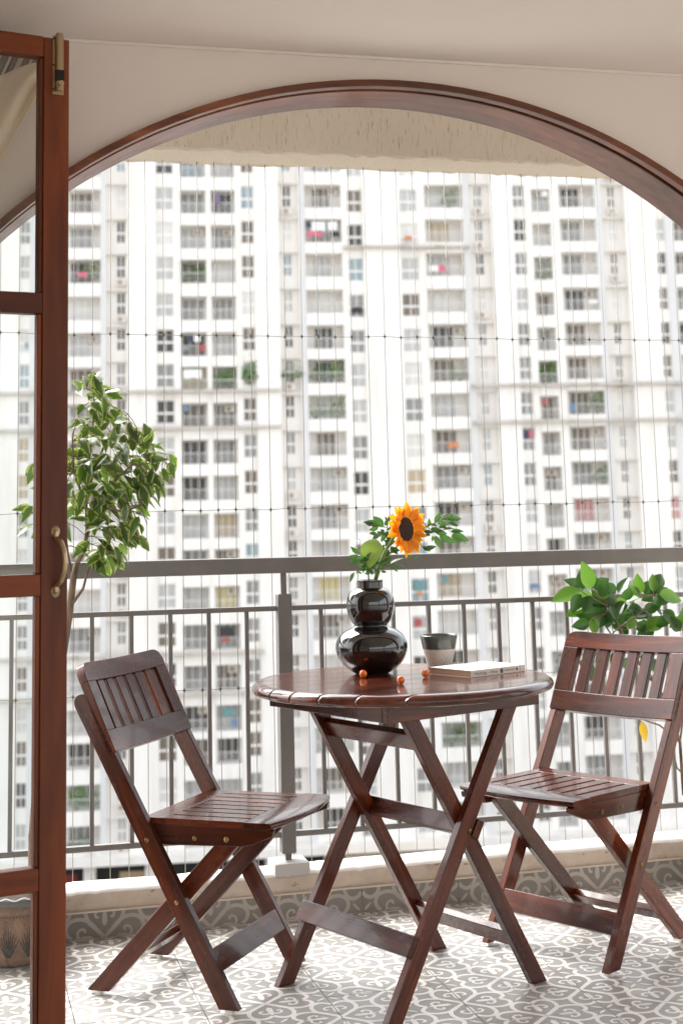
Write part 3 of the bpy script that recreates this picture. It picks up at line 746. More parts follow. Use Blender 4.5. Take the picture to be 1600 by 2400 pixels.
# ------------------------------------------------------------------ leaves
def leaf_mesh(name, wr, mats, fold=.25, droop=.25, edge=False, nl=9, tip=1.0, wave=0.):
    """leaf from the origin along +x, length 1, face up +z"""
    mb = MB(); cols = (-1, -.62, 0, .62, 1); vs = []
    for i in range(nl+1):
        t = i/nl
        w = wr*.5*(math.sin(math.pi*min(1, t**.85))**.85)*(1-.25*t*tip) if 0 < t < 1 else .004
        for c in cols:
            vs.append((t, c*w, abs(c)*w*fold-droop*t*t+wave*math.sin(t*9+c)*.03))
    fs = []; ms = []
    for i in range(nl):
        for j in range(4):
            fs.append((i*5+j, (i+1)*5+j, (i+1)*5+j+1, i*5+j+1)); ms.append(1 if edge and (j in (0, 3)) and (i*7+j*3) % 5 else 0)
    mb.v = vs; mb.f = fs; mb.m = ms
    return mb.mesh(name, mats, True)
def place_leaf(me, base, tip, parent, roll=0., scale_w=1., face=None):
    d = tip-base; Ln = d.length; x = d.normalized()
    f = face if face is not None else Vector((0, 0, 1))
    z = f-x*f.dot(x)
    z = z.normalized() if z.length > 1e-4 else x.orthogonal().normalized()
    z = Matrix.Rotation(roll, 3, x) @ z; y = z.cross(x)
    o = link('leaf', me, parent)
    inv = parent.matrix_world.inverted() if parent else Matrix.Identity(4)
    M = Matrix(((x.x*Ln, y.x*Ln*scale_w, z.x*Ln, base.x), (x.y*Ln, y.y*Ln*scale_w, z.y*Ln, base.y), (x.z*Ln, y.z*Ln*scale_w, z.z*Ln, base.z), (0, 0, 0, 1)))
    o.matrix_basis = inv @ M
    return o
TOCAM = Vector((-CF.x, -CF.y, 0)).normalized(); RIGHT = Vector((CR.x, CR.y, 0)).normalized()
def set_origin_world(o): bpy.context.view_layer.update()

# ---- left: variegated fig tree in a carved pot
pc = on_z(42, 2262, 0)
pot = thing('plant_pot', 'brown carved terracotta pot on the tiles behind the door leaf', 'plant pot', (pc.x, pc.y+.06, 0))
pr = [(0, .002), (.085, .002), (.098, .006), (.108, .016), (.112, .026), (.113, .028), (.118, .045), (.121, .075), (.121, .100), (.118, .120), (.1195, .122), (.1195, .127), (.117, .129), (.116, .141), (.118, .143), (.118, .148), (.1150, .150), (.113, .160), (.105, .162), (.105, .145), (0, .145)]
MB().lathe(pr[::-1], 64).build('pot_body', M_TERRA, pot, smooth=True)
def carv(mb, a0, z0, a1, z1, w, R=.1212):
    pts = []
    for k in range(5):
        t = k/4; a = a0+(a1-a0)*t; z = z0+(z1-z0)*t
        rr = R+.0006 if .05 < z < .112 else R-.002
        pts.append((rr*math.cos(a), rr*math.sin(a), z))
    mb.tube(pts, [w*.4, w, w, w*.7, w*.3], 5)
cm = MB()
for q in range(14):
    a = q*2*math.pi/14
    for f in range(-4, 5):
        carv(cm, a+f*.008, .034, a+f*.055, .110-abs(f)*.008, .0019)
    for f in range(6):
        carv(cm, a+f*.075, .131, a+f*.075+.05, .138, .0020, .1185)
co = cm.build('pot_carving', M_TERRADARK, pot); co['kind'] = 'stuff'
MB().lathe([(.104, .150), (.116, .158), (.119, .172), (.112, .178), (.106, .176), (.100, .165), (.0, .165)][::-1], 48).build('pot_liner', M_LINER, pot, smooth=True)
pts = [(.1165*math.cos(a*2*math.pi/96), .1165*math.sin(a*2*math.pi/96), .1775+.0035*math.sin(a*2*math.pi/96*16)) for a in range(97)]
MB().tube(pts, .0016, 6, caps=False).build('liner_edge', M_LINERWHITE, pot, smooth=True)
MB().lathe([(.104, .168), (.06, .172), (0, .170)], 24).build('soil', M_SOIL, pot, smooth=True)

PN = Vector((CF.x, CF.y, 0)).normalized(); PP = Vector((pc.x, pc.y+.06, 0))
def fp(px, py, d=0.): return on_plane(px, py, PP+PN*d, PN)
fic = thing('ficus_tree', 'slender fig tree with yellow-edged green leaves rising from the carved pot', 'tree', (PP.x, PP.y, .16))
bpy.context.view_layer.update()
def loc(o, p): return o.matrix_world.inverted() @ p
trunk = [PP+Vector((0, 0, .16)), fp(80, 2060), fp(80, 1960), fp(88, 1850, .01), fp(112, 1700, .01), fp(150, 1520), fp(163, 1440), fp(172, 1360), fp(180, 1320)]
MB().tube([loc(fic, p) for p in trunk], [.019, .0165, .0155, .0145, .013, .0115, .0105, .0095, .0085], 12).build('trunk', M_BARK, fic, smooth=True)
br = {'a': [fp(178, 1325), fp(198, 1290), fp(205, 1240, .02), fp(200, 1150, .03), fp(212, 1050, .02), fp(222, 960, .0), fp(218, 900)],
      'b': [fp(202, 1260, .02), fp(235, 1185), fp(275, 1120, -.03), fp(310, 1090, -.04), fp(360, 1085, -.03), fp(392, 1078, -.02)],
      'c': [fp(172, 1360), fp(160, 1300, .03), fp(150, 1220, .05), fp(120, 1130, .06), fp(110, 1050, .05)],
      'd': [fp(166, 1420), fp(195, 1380, -.02), fp(208, 1330, -.03), fp(240, 1298, -.04), fp(262, 1255, -.05)],
      'e': [fp(205, 1150, .03), fp(250, 1030, .05), fp(280, 985, .05), fp(300, 970, .04)],
      'f': [fp(235, 1185), fp(290, 1200, -.05), fp(330, 1185, -.07), fp(345, 1230, -.06)],
      'g': [fp(200, 1180, .03), fp(172, 1100, .0), fp(170, 1020, -.02), fp(190, 960, -.02)]}
bm_ = MB()
for k, P in br.items():
    n = len(P); r0 = .0075 if k == 'a' else .005 if k in 'bd' else .0042
    bm_.tube([loc(fic, p) for p in P], [r0*(1-.75*i/(n-1)) for i in range(n)], 7)
nodes = [p.lerp(q, t) for P in br.values() for p, q in zip(P[1:-1], P[2:]) for t in (0, .33, .66)]+[P[-1] for P in br.values()]
fl_meshes = [leaf_mesh('ficus_leaf', .56, [M_FIC, M_FICEDGE], .30, .22, True), leaf_mesh('ficus_leaf_b', .52, [M_FIC, M_FICEDGE], .45, .35, True), leaf_mesh('ficus_leaf_c', .58, [M_FIC, M_FICEDGE], .20, .10, True, wave=.6)]
clusters = [((215, 915), (38, 40), 20), ((225, 990), (62, 50), 38), ((215, 1060), (70, 50), 36), ((300, 1030), (60, 45), 20), ((355, 1075), (48, 40), 26), ((235, 1130), (88, 52), 44), ((320, 1150), (62, 42), 24), ((250, 1200), (80, 42), 36), ((285, 1235), (55, 40), 20), ((225, 1275), (50, 36), 14), ((262, 1300), (40, 26), 8), ((120, 1150), (50, 140), 22)]
rl = random.Random(11); cnt = 0
for (cx, cy_), (rx, ry), n in clusters:
    for _ in range(n):
        while True:
            a, b = rl.uniform(-1, 1), rl.uniform(-1, 1)
            if a*a+b*b < 1: break
        base = fp(cx+a*rx, cy_+b*ry, rl.uniform(-.10, .10))
        nd = min(nodes, key=lambda q: (q-base).length)
        outw = base-nd; outw = outw.normalized() if outw.length > .01 else Vector((rl.uniform(-1, 1), rl.uniform(-1, 1), 0))
        d = (outw*.7+RIGHT*rl.uniform(-.4, .75)+TOCAM*rl.uniform(-.3, .5)+Vector((0, 0, rl.uniform(-1.0, .25)))).normalized()
        ln = rl.uniform(.050, .072)
        place_leaf(rl.choice(fl_meshes), base, base+d*ln, fic, rl.uniform(-.7, .7), 1.0, Vector((0, 0, .8))+TOCAM*rl.uniform(0, 1.2)); cnt += 1
        mid = nd.lerp(base, .5)+Vector((0, 0, .006))
        bm_.tube([loc(fic, nd), loc(fic, mid), loc(fic, base)], [.0012, .001, .0007], 4, caps=False)
for px, py, qx, qy in ((247, 1325, 252, 1340), (96, 1245, 72, 1262), (92, 1262, 95, 1285)):
    place_leaf(fl_meshes[0], fp(px, py), fp(qx, qy), fic, 0, 1.2, TOCAM)
bm_.build('branches', M_BARK, fic, smooth=True)

# ---- right: glossy plant behind the second chair, its pot just outside the picture
gp = Vector((1.45, .50, 0))
gpot = thing('plant_pot', 'plain clay pot of the glossy green plant by the kerb', 'plant pot', gp)
MB().lathe([(0, .002), (.08, .002), (.10, .02), (.118, .18), (.128, .185), (.128, .21), (.118, .212), (.112, .19), (0, .185)][::-1], 48).build('pot_body', M_TERRA, gpot, smooth=True)
MB().lathe([(.113, .188), (.05, .194), (0, .192)], 24).build('soil', M_SOIL, gpot, smooth=True)
rp = thing('glossy_plant', 'leafy plant with glossy oval green leaves behind the chair backrest', 'plant', gp+Vector((0, 0, .19)))
bpy.context.view_layer.update()
def pp(x, y, d=0.): return on_y(1270+x/4.751, 1300+y/4.751, .48+d)
def sp_(x, y, d=0.): return on_y(x, y, .48+d)
st_m = MB()
stems = [[gp+Vector((0, 0, .18)), sp_(1600, 1860, 0), sp_(1592, 1740, 0), sp_(1560, 1640, .0), sp_(1500, 1560, -.02), sp_(1450, 1470, -.03), sp_(1435, 1425, -.03)],
         [sp_(1500, 1560, -.02), sp_(1440, 1500, .04), sp_(1400, 1440, .05), sp_(1386, 1395, .05)],
         [sp_(1500, 1560, -.02), sp_(1510, 1480, .03), sp_(1528, 1420, .05), sp_(1530, 1395, .05)],
         [sp_(1592, 1740, 0), sp_(1610, 1600, .03), sp_(1598, 1470, .03)],
         [sp_(1592, 1740), sp_(1545, 1700), sp_(1500, 1685, -.02)], [sp_(1586, 1720, .02), sp_(1560, 1660, .04), sp_(1530, 1560, .05)],
         [gp+Vector((0, 0, .18)), sp_(1585, 1800, .04), sp_(1545, 1620, .05), sp_(1500, 1540, .06), sp_(1470, 1500, .06)]]
for P in stems:
    n = len(P); st_m.tube([loc(rp, p) for p in P], [.006*(1-.6*i/n) if len(P) > 5 else .0032*(1-.6*i/n) for i in range(n)], 7)
LV = [(435, 385, 275, 270, 0), (440, 385, 430, 170, 0), (545, 380, 450, 75, 1), (550, 380, 560, 190, 0), (580, 385, 750, 255, 0), (430, 400, 100, 505, 1), (430, 440, 325, 645, 0), (430, 410, 530, 495, 1), (560, 400, 620, 500, 0), (650, 470, 690, 370, 0), (820, 430, 700, 330, 0), (850, 430, 950, 235, 0), (890, 500, 990, 390, 0), (690, 560, 480, 520, 0), (720, 570, 475, 650, 0), (770, 545, 950, 510, 1), (740, 570, 800, 650, 0), (620, 780, 405, 655, 0), (715, 650, 630, 810, 0), (760, 650, 720, 770, 0), (1080, 440, 1055, 220, 1), (1085, 470, 1010, 380, 1), (1150, 450, 1165, 335, 0), (1230, 415, 1235, 205, 1), (1235, 410, 1320, 185, 0), (1260, 440, 1120, 505, 0), (1240, 500, 1400, 500, 0), (1300, 440, 1568, 500, 1), (1210, 525, 1330, 660, 0), (1340, 620, 1500, 760, 0), (1010, 680, 1170, 640, 0), (1000, 740, 905, 585, 1), (1165, 850, 1370, 665, 1), (960, 830, 1010, 715, 1), (870, 560, 840, 730, 0), (1110, 600, 960, 600, 0), (1040, 830, 1180, 760, 0), (770, 760, 910, 820, 0), (1090, 470, 960, 510, 1), (1530, 850, 1480, 770, 0), (1545, 760, 1575, 650, 0), (1560, 700, 1440, 790, 1), (330, 400, 420, 380, 0), (580, 650, 560, 760, 1), (640, 640, 700, 720, 0), (700, 430, 760, 520, 0), (840, 620, 860, 760, 0),
      (330, 1150, 300, 1080, 1), (480, 1130, 540, 1060, 0), (500, 1180, 440, 1280, 0), (560, 1210, 520, 1420, 0), (700, 1120, 620, 1200, 0), (860, 1080, 800, 1180, 0), (1000, 1010, 1090, 1070, 1), (1170, 1000, 1130, 1090, 0), (900, 1160, 960, 1250, 0), (1330, 1040, 1370, 1140, 1), (1180, 1150, 1240, 1240, 0), (330, 1260, 260, 1330, 1)]
gl_meshes = [leaf_mesh('glossy_leaf', .70, [M_GLOSSY], .22, .12), leaf_mesh('glossy_leaf_b', .74, [M_GLOSSY], .32, .20)]
yg_meshes = [leaf_mesh('young_leaf', .62, [M_YOUNG], .22, .10), leaf_mesh('young_leaf_b', .66, [M_YOUNG], .3, .16)]
gnodes = [p for P in stems for p in P[1:]]
for _ in range(26):                                      # inner leaves that fill the crown
    x0, y0 = rl.uniform(430, 1500), rl.uniform(430, 860); an = rl.uniform(0, 6.28); ll = rl.uniform(150, 240)
    LV.append((x0, y0, x0+ll*math.cos(an), y0-ll*.8*math.sin(an), 1 if rl.random() < .25 else 0))
for x0, y0, x1, y1, yg in LV:
    d = rl.uniform(-.07, .09); a = pp(x0, y0, d); b = pp(x1, y1, d+rl.uniform(-.03, .03))
    if (b-a).length < .05: b = a+(b-a).normalized()*.055
    place_leaf(rl.choice(yg_meshes if yg else gl_meshes), a, b, rp, rl.uniform(-.5, .5), 1.0, TOCAM*1.0+Vector((0, 0, rl.uniform(.1, .9)))+RIGHT*rl.uniform(-.4, .4))
    nd = min(gnodes, key=lambda q: (q-a).length)
    st_m.tube([loc(rp, nd), loc(rp, nd.lerp(a, .5)+Vector((0, 0, -.004))), loc(rp, a)], [.0022, .0017, .0012], 5, caps=False)
o = place_leaf(leaf_mesh('yellow_leaf', .42, [M_YELLOWLEAF], .2, .12), sp_(1503, 1690, -.02), sp_(1512, 1742, -.02), rp, .2, 1.0, TOCAM)
o['label'] = 'single hanging yellow leaf'
st_m.build('stems', M_BARK, rp, smooth=True)

# ---- sunflower and sprigs in the vase
VN = PN; VPt = Vector((vp.x, vp.y, 0)); RIM = TZ+.2425
def vq(x, y, d=0.): return on_plane(780+x/4.612, 1160+y/4.612, VPt+VN*d, VN)
neck = Vector((vp.x, vp.y, RIM-.03))
sf = thing('sunflower', 'orange-yellow sunflower with dark brown disc standing in the black vase', 'flower', (vp.x, vp.y, RIM-.06))
bpy.context.view_layer.update()
hc = vq(778, 372, -.03); fn = (TOCAM*math.cos(math.radians(48))+RIGHT*math.sin(math.radians(48))+Vector((0, 0, .06))).normalized()
fx = Vector((0, 0, 1)).cross(fn).normalized(); fy = fn.cross(fx)
MB().tube([loc(sf, p) for p in (Vector((vp.x-.004, vp.y, RIM-.06)), vq(500, 760, -.01), vq(560, 620, -.02), vq(640, 480, -.01), vq(690, 410, -.005), hc-fn*.012)], [.0045, .0045, .0042, .0042, .005, .007], 10).build('stem', M_STEM, sf, smooth=True)
def disc(name, m, r, h, off):
    mb = MB(); prof = [(r*math.sin(a), h*math.cos(a)) for a in [i*math.pi/2/7 for i in range(8)]]+[(0, -.004)]
    mb.lathe(prof, 36); mb.v = [tuple(loc(sf, hc+fx*x+fy*y+fn*(z+off))) for x, y, z in mb.v]; mb.build(name, m, sf, smooth=True)
disc('flower_disc', M_DISC, .0345, .008, 0); disc('disc_centre', M_DISCIN, .014, .004, .0062)
mb = MB(); mb.lathe([(0, -.016), (.012, -.014), (.030, -.004), (.034, 0)], 24); mb.v = [tuple(loc(sf, hc+fx*x+fy*y+fn*z)) for x, y, z in mb.v]; mb.build('sepal_cup', M_STEM, sf, smooth=True)
petal_meshes = [leaf_mesh('petal', .50, [M_PETAL], .3, .10, nl=7, tip=.6), leaf_mesh('petal_b', .46, [M_PETAL], .15, -.12, nl=7, tip=.6, wave=.8)]
for ring, npet, ln, tilt in ((0, 24, .044, .18), (1, 22, .039, .34), (2, 20, .034, .5)):
    for i in range(npet):
        a = 2*math.pi*(i+.5*ring)/npet+rl.uniform(-.08, .08); dr = fx*math.cos(a)+fy*math.sin(a)
        base = hc+dr*.0305+fn*(.001+.002*ring); tipp = base+(dr+fn*(tilt+rl.uniform(-.25, .25))).normalized()*ln*rl.uniform(.8, 1.12)
        o = place_leaf(rl.choice(petal_meshes), base, tipp, sf, rl.uniform(-.35, .35), rl.uniform(.9, 1.2), fn); o.name = 'petal'
place_leaf(leaf_mesh('sunflower_leaf', .82, [M_SUNLEAF], .12, .10, nl=12, wave=.8), vq(452, 470, -.03), vq(372, 795, -.05), sf, .15, 1.05, TOCAM+Vector((-.3, 0, .2)))
def sprig(label, stem, leaves, wr, dd=.0, extra=16):
    t = thing('leaf_sprig', label, 'sprig', (vp.x, vp.y, RIM-.05)); bpy.context.view_layer.update()
    pts = [Vector((vp.x, vp.y, RIM-.05))]+[vq(x, y, d) for x, y, d in stem]
    mb = MB(); mb.tube([loc(t, p) for p in pts], [.0021*(1-.5*i/len(pts)) for i in range(len(pts))], 6)
    lm = [leaf_mesh('sprig_leaf', wr, [M_SPRIG], .25, .12), leaf_mesh('sprig_leaf_b', wr*.9, [M_SPRIG], .4, .2)]
    dense = [p.lerp(q, k/4) for p, q in zip(pts[1:-1], pts[2:]) for k in range(4)]+[pts[-1]]
    for x0, y0, x1, y1 in leaves:
        d = rl.uniform(-.03, .03)+dd; a = vq(x0, y0, d); b = vq(x1, y1, d+rl.uniform(-.012, .012))
        place_leaf(rl.choice(lm), a, b, t, rl.uniform(-.6, .6), 1.0, TOCAM+Vector((0, 0, rl.uniform(.1, .9))))
        nd = min(dense, key=lambda q: (q-a).length)
        mb.tube([loc(t, nd), loc(t, a)], [.0009, .0006], 4, caps=False)
    for _ in range(extra):                                   # small leaves close along the stem
        k = rl.randrange(len(dense)*3//4); a = dense[k]+Vector((rl.uniform(-.006, .006), rl.uniform(-.006, .006), rl.uniform(-.004, .004)))
        if a.z < RIM+.004: a.z = RIM+.004+rl.uniform(0, .012)
        d = (RIGHT*rl.uniform(-1, 1)+TOCAM*rl.uniform(-.2, 1)+Vector((0, 0, rl.uniform(-.4, .8)))).normalized()
        place_leaf(rl.choice(lm), a, a+d*rl.uniform(.020, .034), t, rl.uniform(-.8, .8), 1.1, TOCAM+Vector((0, 0, rl.uniform(.1, .9))))
    mb.build('stem', M_STEM, t, smooth=True)
sprig('arching sprig of narrow green leaves reaching out right of the sunflower', [(520, 780, -.02), (620, 620, .01), (800, 450, .02), (900, 390, .02), (1060, 320, .01), (1200, 250, .0), (1290, 210, 0)],
      [(1100, 300, 1165, 185), (1180, 265, 1300, 200), (1230, 260, 1390, 250), (1130, 300, 1260, 320), (1250, 300, 1360, 330), (1060, 310, 1120, 340), (1190, 380, 1310, 345), (1140, 350, 1230, 345), (1270, 400, 1410, 380), (1050, 370, 1190, 390), (1090, 390, 1240, 420), (1290, 420, 1470, 500), (1280, 430, 1390, 520), (1150, 440, 1320, 520), (1100, 440, 1160, 580), (1080, 440, 1070, 510), (980, 400, 1090, 400), (1000, 420, 1060, 440), (930, 370, 1010, 325), (960, 560, 1060, 605), (880, 560, 940, 590), (980, 590, 1110, 555)], .50)
sprig('bushy sprig of small dark leaves between vase neck and sunflower', [(470, 800, .01), (560, 640, .02), (585, 520, .02), (585, 400, .02), (590, 300, .02), (600, 230, .02)],
      [(545, 340, 435, 230), (500, 340, 335, 275), (440, 320, 345, 310), (490, 345, 390, 385), (580, 290, 570, 225), (600, 290, 650, 195), (560, 330, 600, 260), (555, 400, 510, 370), (500, 440, 420, 470), (470, 420, 390, 410), (520, 450, 450, 410), (560, 430, 520, 510), (580, 420, 625, 450), (570, 470, 620, 480), (550, 490, 600, 515), (560, 540, 520, 590), (545, 560, 580, 540), (620, 560, 700, 640), (640, 590, 720, 600), (620, 620, 690, 560), (600, 300, 640, 320), (590, 380, 630, 350)], .62, .01)
sprig('low spray of drooping leaves spilling over the vase rim', [(380, 830, -.02), (340, 730, -.03), (300, 640, -.03), (260, 600, -.03)],
      [(300, 490, 245, 495), (280, 610, 200, 605), (270, 640, 225, 600), (280, 670, 165, 665), (260, 690, 170, 770), (230, 840, 175, 945), (300, 690, 330, 660), (340, 770, 320, 840), (290, 810, 245, 850), (310, 850, 260, 830), (400, 850, 340, 850), (430, 860, 400, 800), (480, 830, 450, 770), (460, 760, 540, 740), (500, 800, 560, 780), (540, 760, 620, 770), (620, 740, 760, 665), (700, 740, 790, 775), (620, 745, 705, 830), (640, 750, 710, 800), (800, 650, 850, 690), (860, 660, 930, 675), (560, 700, 640, 650), (520, 820, 580, 840), (360, 860, 380, 800), (440, 850, 480, 800), (420, 840, 350, 800)], .50, -.02)

# ------------------------------------------------------------------ open glazed door leaf
DR = Vector((-.624, -.49, 0)); DX = Vector((.977, .211, 0)).normalized(); dang = math.atan2(DX.y, DX.x)
door = thing('door_leaf', 'red-brown timber door leaf with glass panes standing open beside the arch', 'door', DR+DX*(-.0365), dang)
SWD = .0565; DT = .034; DW = .62
def dbox(name, x0, x1, z0, z1, m=M_DOOR, y0=0, y1=DT, grain=(1, 0, 0), bev=.003, par=None): return MB().box(x0, x1, y0, y1, z0, z1).build(name, m, par or door, bevel=bev, grain=grain)
dbox('stile', -SWD, 0, .005, 2.2135, grain=(0, 0, 1), bev=.002)
dbox('stile', -DW, -DW+SWD, .005, 2.18, grain=(0, 0, 1))
for z0, z1 in ((1.598, 1.6435), (1.005, 1.0505), (.419, .4655), (.005, .13)): dbox('rail', -DW+SWD, -SWD, z0, z1)
mb = MB(); n = 14; vs = []                            # top rail with its shallow curve
for i in range(n+1):
    x = -DW+SWD+(DW-2*SWD)*i/n; zt = 2.2165-.10*(x+.17)**2
    for y in (0, DT):
        vs += [(x, y, zt-.047), (x, y, zt)]
fs = []
for i in range(n):
    a = 4*i; fs += [(a, a+4, a+5, a+1), (a+2, a+3, a+7, a+6), (a+1, a+5, a+7, a+3), (a, a+2, a+6, a+4)]
b = 4*n; fs += [(0, 1, 3, 2), (b, b+2, b+3, b+1)]
mb.add(vs, fs); mb.build('rail', M_DOOR, door, bevel=.003, grain=(1, 0, 0))
for z0, z1 in ((1.6435, 2.166), (1.0505, 1.598), (.4655, 1.005), (.13, .419)):
    MB().box(-DW+SWD-.004, -SWD+.004, .016, .019, z0-.004, z1+.004).build('glass_pane', M_GLASS, door)
    MB().box(-SWD-.010, -SWD+.0005, .004, .030, z0, z1).build('glazing_bead', M_DOOR, door, bevel=.003, grain=(0, 0, 1))
bl = MB().tube([(-.0255, -.010, 2.090), (-.0255, -.010, 2.222)], .0085, 14).build('tower_bolt', M_BRONZE, door, smooth=False); add_bevel(bl, .0015)
MB().box(-.038, -.013, -.003, .0, 2.085, 2.219).build('bolt_plate', M_BRONZE, bl, bevel=.001)
MB().box(-.0345, -.0165, -.0195, -.0095, 2.112, 2.137).build('bolt_slot', M_DARKMETAL, bl, bevel=.001)
MB().tube([(-.0255, -.018, 2.104), (-.0255, -.030, 2.104)], [.005, .006], 12).build('bolt_knob', M_BRONZE, bl)
for z in (2.210, 2.150, 2.095): MB().lathe([(0, .0), (.003, 0), (.003, .002)], 8, c=(0, 0, 0)).build('bolt_screw', M_DARKMETAL, bl).location = (-.0365, -.004, z)
hd = MB(); 
hp_ = [(-.026, -.004, 1.010), (-.026, -.006, 1.026), (-.020, -.022, 1.036), (-.0165, -.032, 1.055), (-.0155, -.035, 1.075), (-.0165, -.032, 1.095), (-.020, -.022, 1.114), (-.026, -.006, 1.124), (-.026, -.004, 1.140)]
hp3 = []
for i in range(len(hp_)-1):
    for k in range(4): hp3.append(Vector(hp_[i]).lerp(Vector(hp_[i+1]), k/4))
hp3.append(Vector(hp_[-1])); hd.tube(hp3, .0058, 12)
ho = hd.build('pull_handle', M_BRONZE, door, smooth=True)
for z in (1.013, 1.137):
    mb = MB(); mb.lathe([(0, .004), (.0085, .003), (.010, 0)], 16); mb.v = [(x-.026, -zz, y*1.3+z) for x, y, zz in mb.v]; mb.build('handle_rose', M_BRONZE, ho, smooth=True)

# ------------------------------------------------------------------ cream curtain and striped blind in the corner behind the door pane
def dq(px, py, d=0.): return on_y(px, py, -.36-d)
ct = tag(MB().add([], []).build('tied_curtain', M_CLOTH), 'cream cloth curtain drawn up in the corner behind the top door pane', 'curtain')
mb = MB(); nu, nv = 26, 16; vs = []
for i in range(nu+1):
    u = i/nu
    tp = dq(-160, 240).lerp(dq(84, 150), u); lo = dq(-330, 1000).lerp(dq(98, 208), u)
    for j in range(nv+1):
        w = j/nv; p = tp.lerp(lo, w)
        p.y += -.022-.016*math.sin(u*16+w*3.0)*(1-.55*w*(1-u))*(1-u*.7)-.008*math.sin(w*9+u*5)
        vs.append(p)
mb.add(vs, [(i*(nv+1)+j, (i+1)*(nv+1)+j, (i+1)*(nv+1)+j+1, i*(nv+1)+j+1) for i in range(nu) for j in range(nv)])
me = mb.mesh('tied_curtain', [M_CLOTH], True); ct.data = me; sol = ct.modifiers.new('thickness', 'SOLIDIFY'); sol.thickness = .0012
bd = thing('roller_blind', 'grey striped blind slanting up behind the cream curtain', 'blind', dq(20, 125))
bpy.context.view_layer.update()
for k in range(12):
    x = 96-k*13; a = dq(x, 122, -.02); b = dq(x-60, 252, -.025); w = RIGHT*(.0036 if k % 3 else .006)
    MB().prism([loc(bd, q) for q in (a-w, a+w, b+w, b-w)], (0, -.001, 0), (0, .0015, 0)).build('blind_slat', M_BLINDLT if k % 2 else M_BLIND, bd)
P_ = [loc(bd, q) for q in (dq(-160, 112, -.03), dq(92, 122, -.03), dq(70, 175, -.03), dq(-160, 270, -.03))]
MB().prism(P_, (0, .0, 0), (0, .004, 0)).build('blind_backing', M_BLIND, bd)

# ------------------------------------------------------------------ far apartment block
hf = Vector((CF.x, CF.y, 0)).normalized(); B0 = C+hf*122; B0.z = 0; BANG = math.radians(-8)
bld = thing('apartment_building', 'tall white apartment block with stacked balconies and small windows across the gap', 'building', B0, BANG)
rows = [34.9, 31.99, 28.9, 25.92, 22.99, 19.91, 16.91, 14.05, 11.07, 8.07, 5.13, 2.08, -.78, -3.72, -6.71, -9.91, -13.02, -15.57, -18.7, -21.8]
PODZ, GZ = -24.4, -29.0
# bays: kind, x0, x1, window range, z offset
BAYS = [('W', -35.2, -34.0, None, .25), ('B', -33.4, -30.6, (-32.8, -31.2), -.4), ('T', -30.1, -28.3, (-29.6, -28.8), .1),
        ('W', -26.48, -25.63, None, -.1), ('B', -24.8, -19.94, (-22.5, -20.6), -.45), ('T', -19.49, -17.75, (-18.69, -17.89), .0), ('W', -15.42, -13.95, None, -.2),
        ('B', -13.42, -11.27, (-13.3, -11.4), -.5), ('B', -10.85, -8.84, (-10.7, -9.0), -.5), ('W', -8.34, -7.24, None, -.1), ('T', -5.21, -3.5, (-4.86, -4.03), .1),
        ('B', -2.96, .13, (-2.28, -.63), 0.), ('W', .63, 1.93, None, -.4), ('W', 5.12, 6.65, None, -.35), ('B', 7.27, 10.57, (7.75, 9.65), .0), ('T', 11.16, 13.0, (11.64, 12.45), .1),
        ('W', 14.93, 16.04, None, .05), ('B', 16.6, 18.24, (17.1, 18.1), -.35), ('B', 19.02, 22.2, (19.5, 21.2), .05), ('T', 22.77, 24.8, (23.48, 24.2), .1),
        ('W', 27.45, 28.33, None, .05), ('B', 29.12, 32.0, (29.5, 31.2), .05), ('W', 33.0, 34.2, None, -.2), ('B', 35.0, 38.0, (35.5, 37.2), 0)]
BX0, BX1, ZTOP = -40., 42., 38.
DEP = 1.35
wl = MB(); prev = BX0
OPEN = {'B': 1.98, 'W': 1.95, 'T': 1.95}
rb = random.Random(21)
for kind, x0, x1, wr, dz in BAYS:
    if x0 > prev: wl.box(prev, x0, (-.25 if x0-prev > 1.6 else 0), DEP, PODZ, ZTOP, 0)
    prev = x1; h = OPEN[kind]; zt_prev = ZTOP
    front = {'B': -.10, 'W': .08, 'T': .55}[kind]
    for z in rows:
        zt = z+dz; zb = zt-h
        wl.box(x0, x1, front, DEP, zt, zt_prev, 0 if kind != 'T' else 1); zt_prev = zb
        if kind == 'T':
            wl.box(x0-.06, x1+.06, .02, .56, zt+.02, zt+.14, 3)
    wl.box(x0, x1, front, DEP, PODZ, zt_prev, 0)
    if kind == 'T':
        for z in rows:
            zt = z+dz; zb = zt-h
            wl.box(x0, wr[0], .56, DEP, zb, zt, 1); wl.box(wr[1], x1, .56, DEP, zb, zt, 1)
wl.box(prev, BX1, -.25, DEP, PODZ, ZTOP, 0)
wl.box(BX0, BX1, DEP+.001, DEP+9, PODZ, ZTOP, 1)
for zz, xa, xb in ((11.30, -40, -5.3), (8.30, -40, -5.3), (11.42, 10.8, 42), (8.35, 10.8, 42), (23.25, .3, 11), (-9.62, -40, -7), (-12.75, -40, -7)):
    wl.box(xa, xb, -.62, .0, zz+.12, zz+.34, 2)
for xa, xb in ((-25.63, -24.8), (-19.94, -19.49), (-3.5, -2.96), (10.57, 11.16), (22.2, 22.77), (28.33, 29.12)):  # thin strips coloured as the shaded sides of the piers
    wl.box(xa, xb, -.03, 0, PODZ, ZTOP-.1, 4)
wl.build('wall', [M_FACADE, M_FACADE_IN, M_LEDGE, M_FACADE_IN, M_FACADE_SHADE], bld)
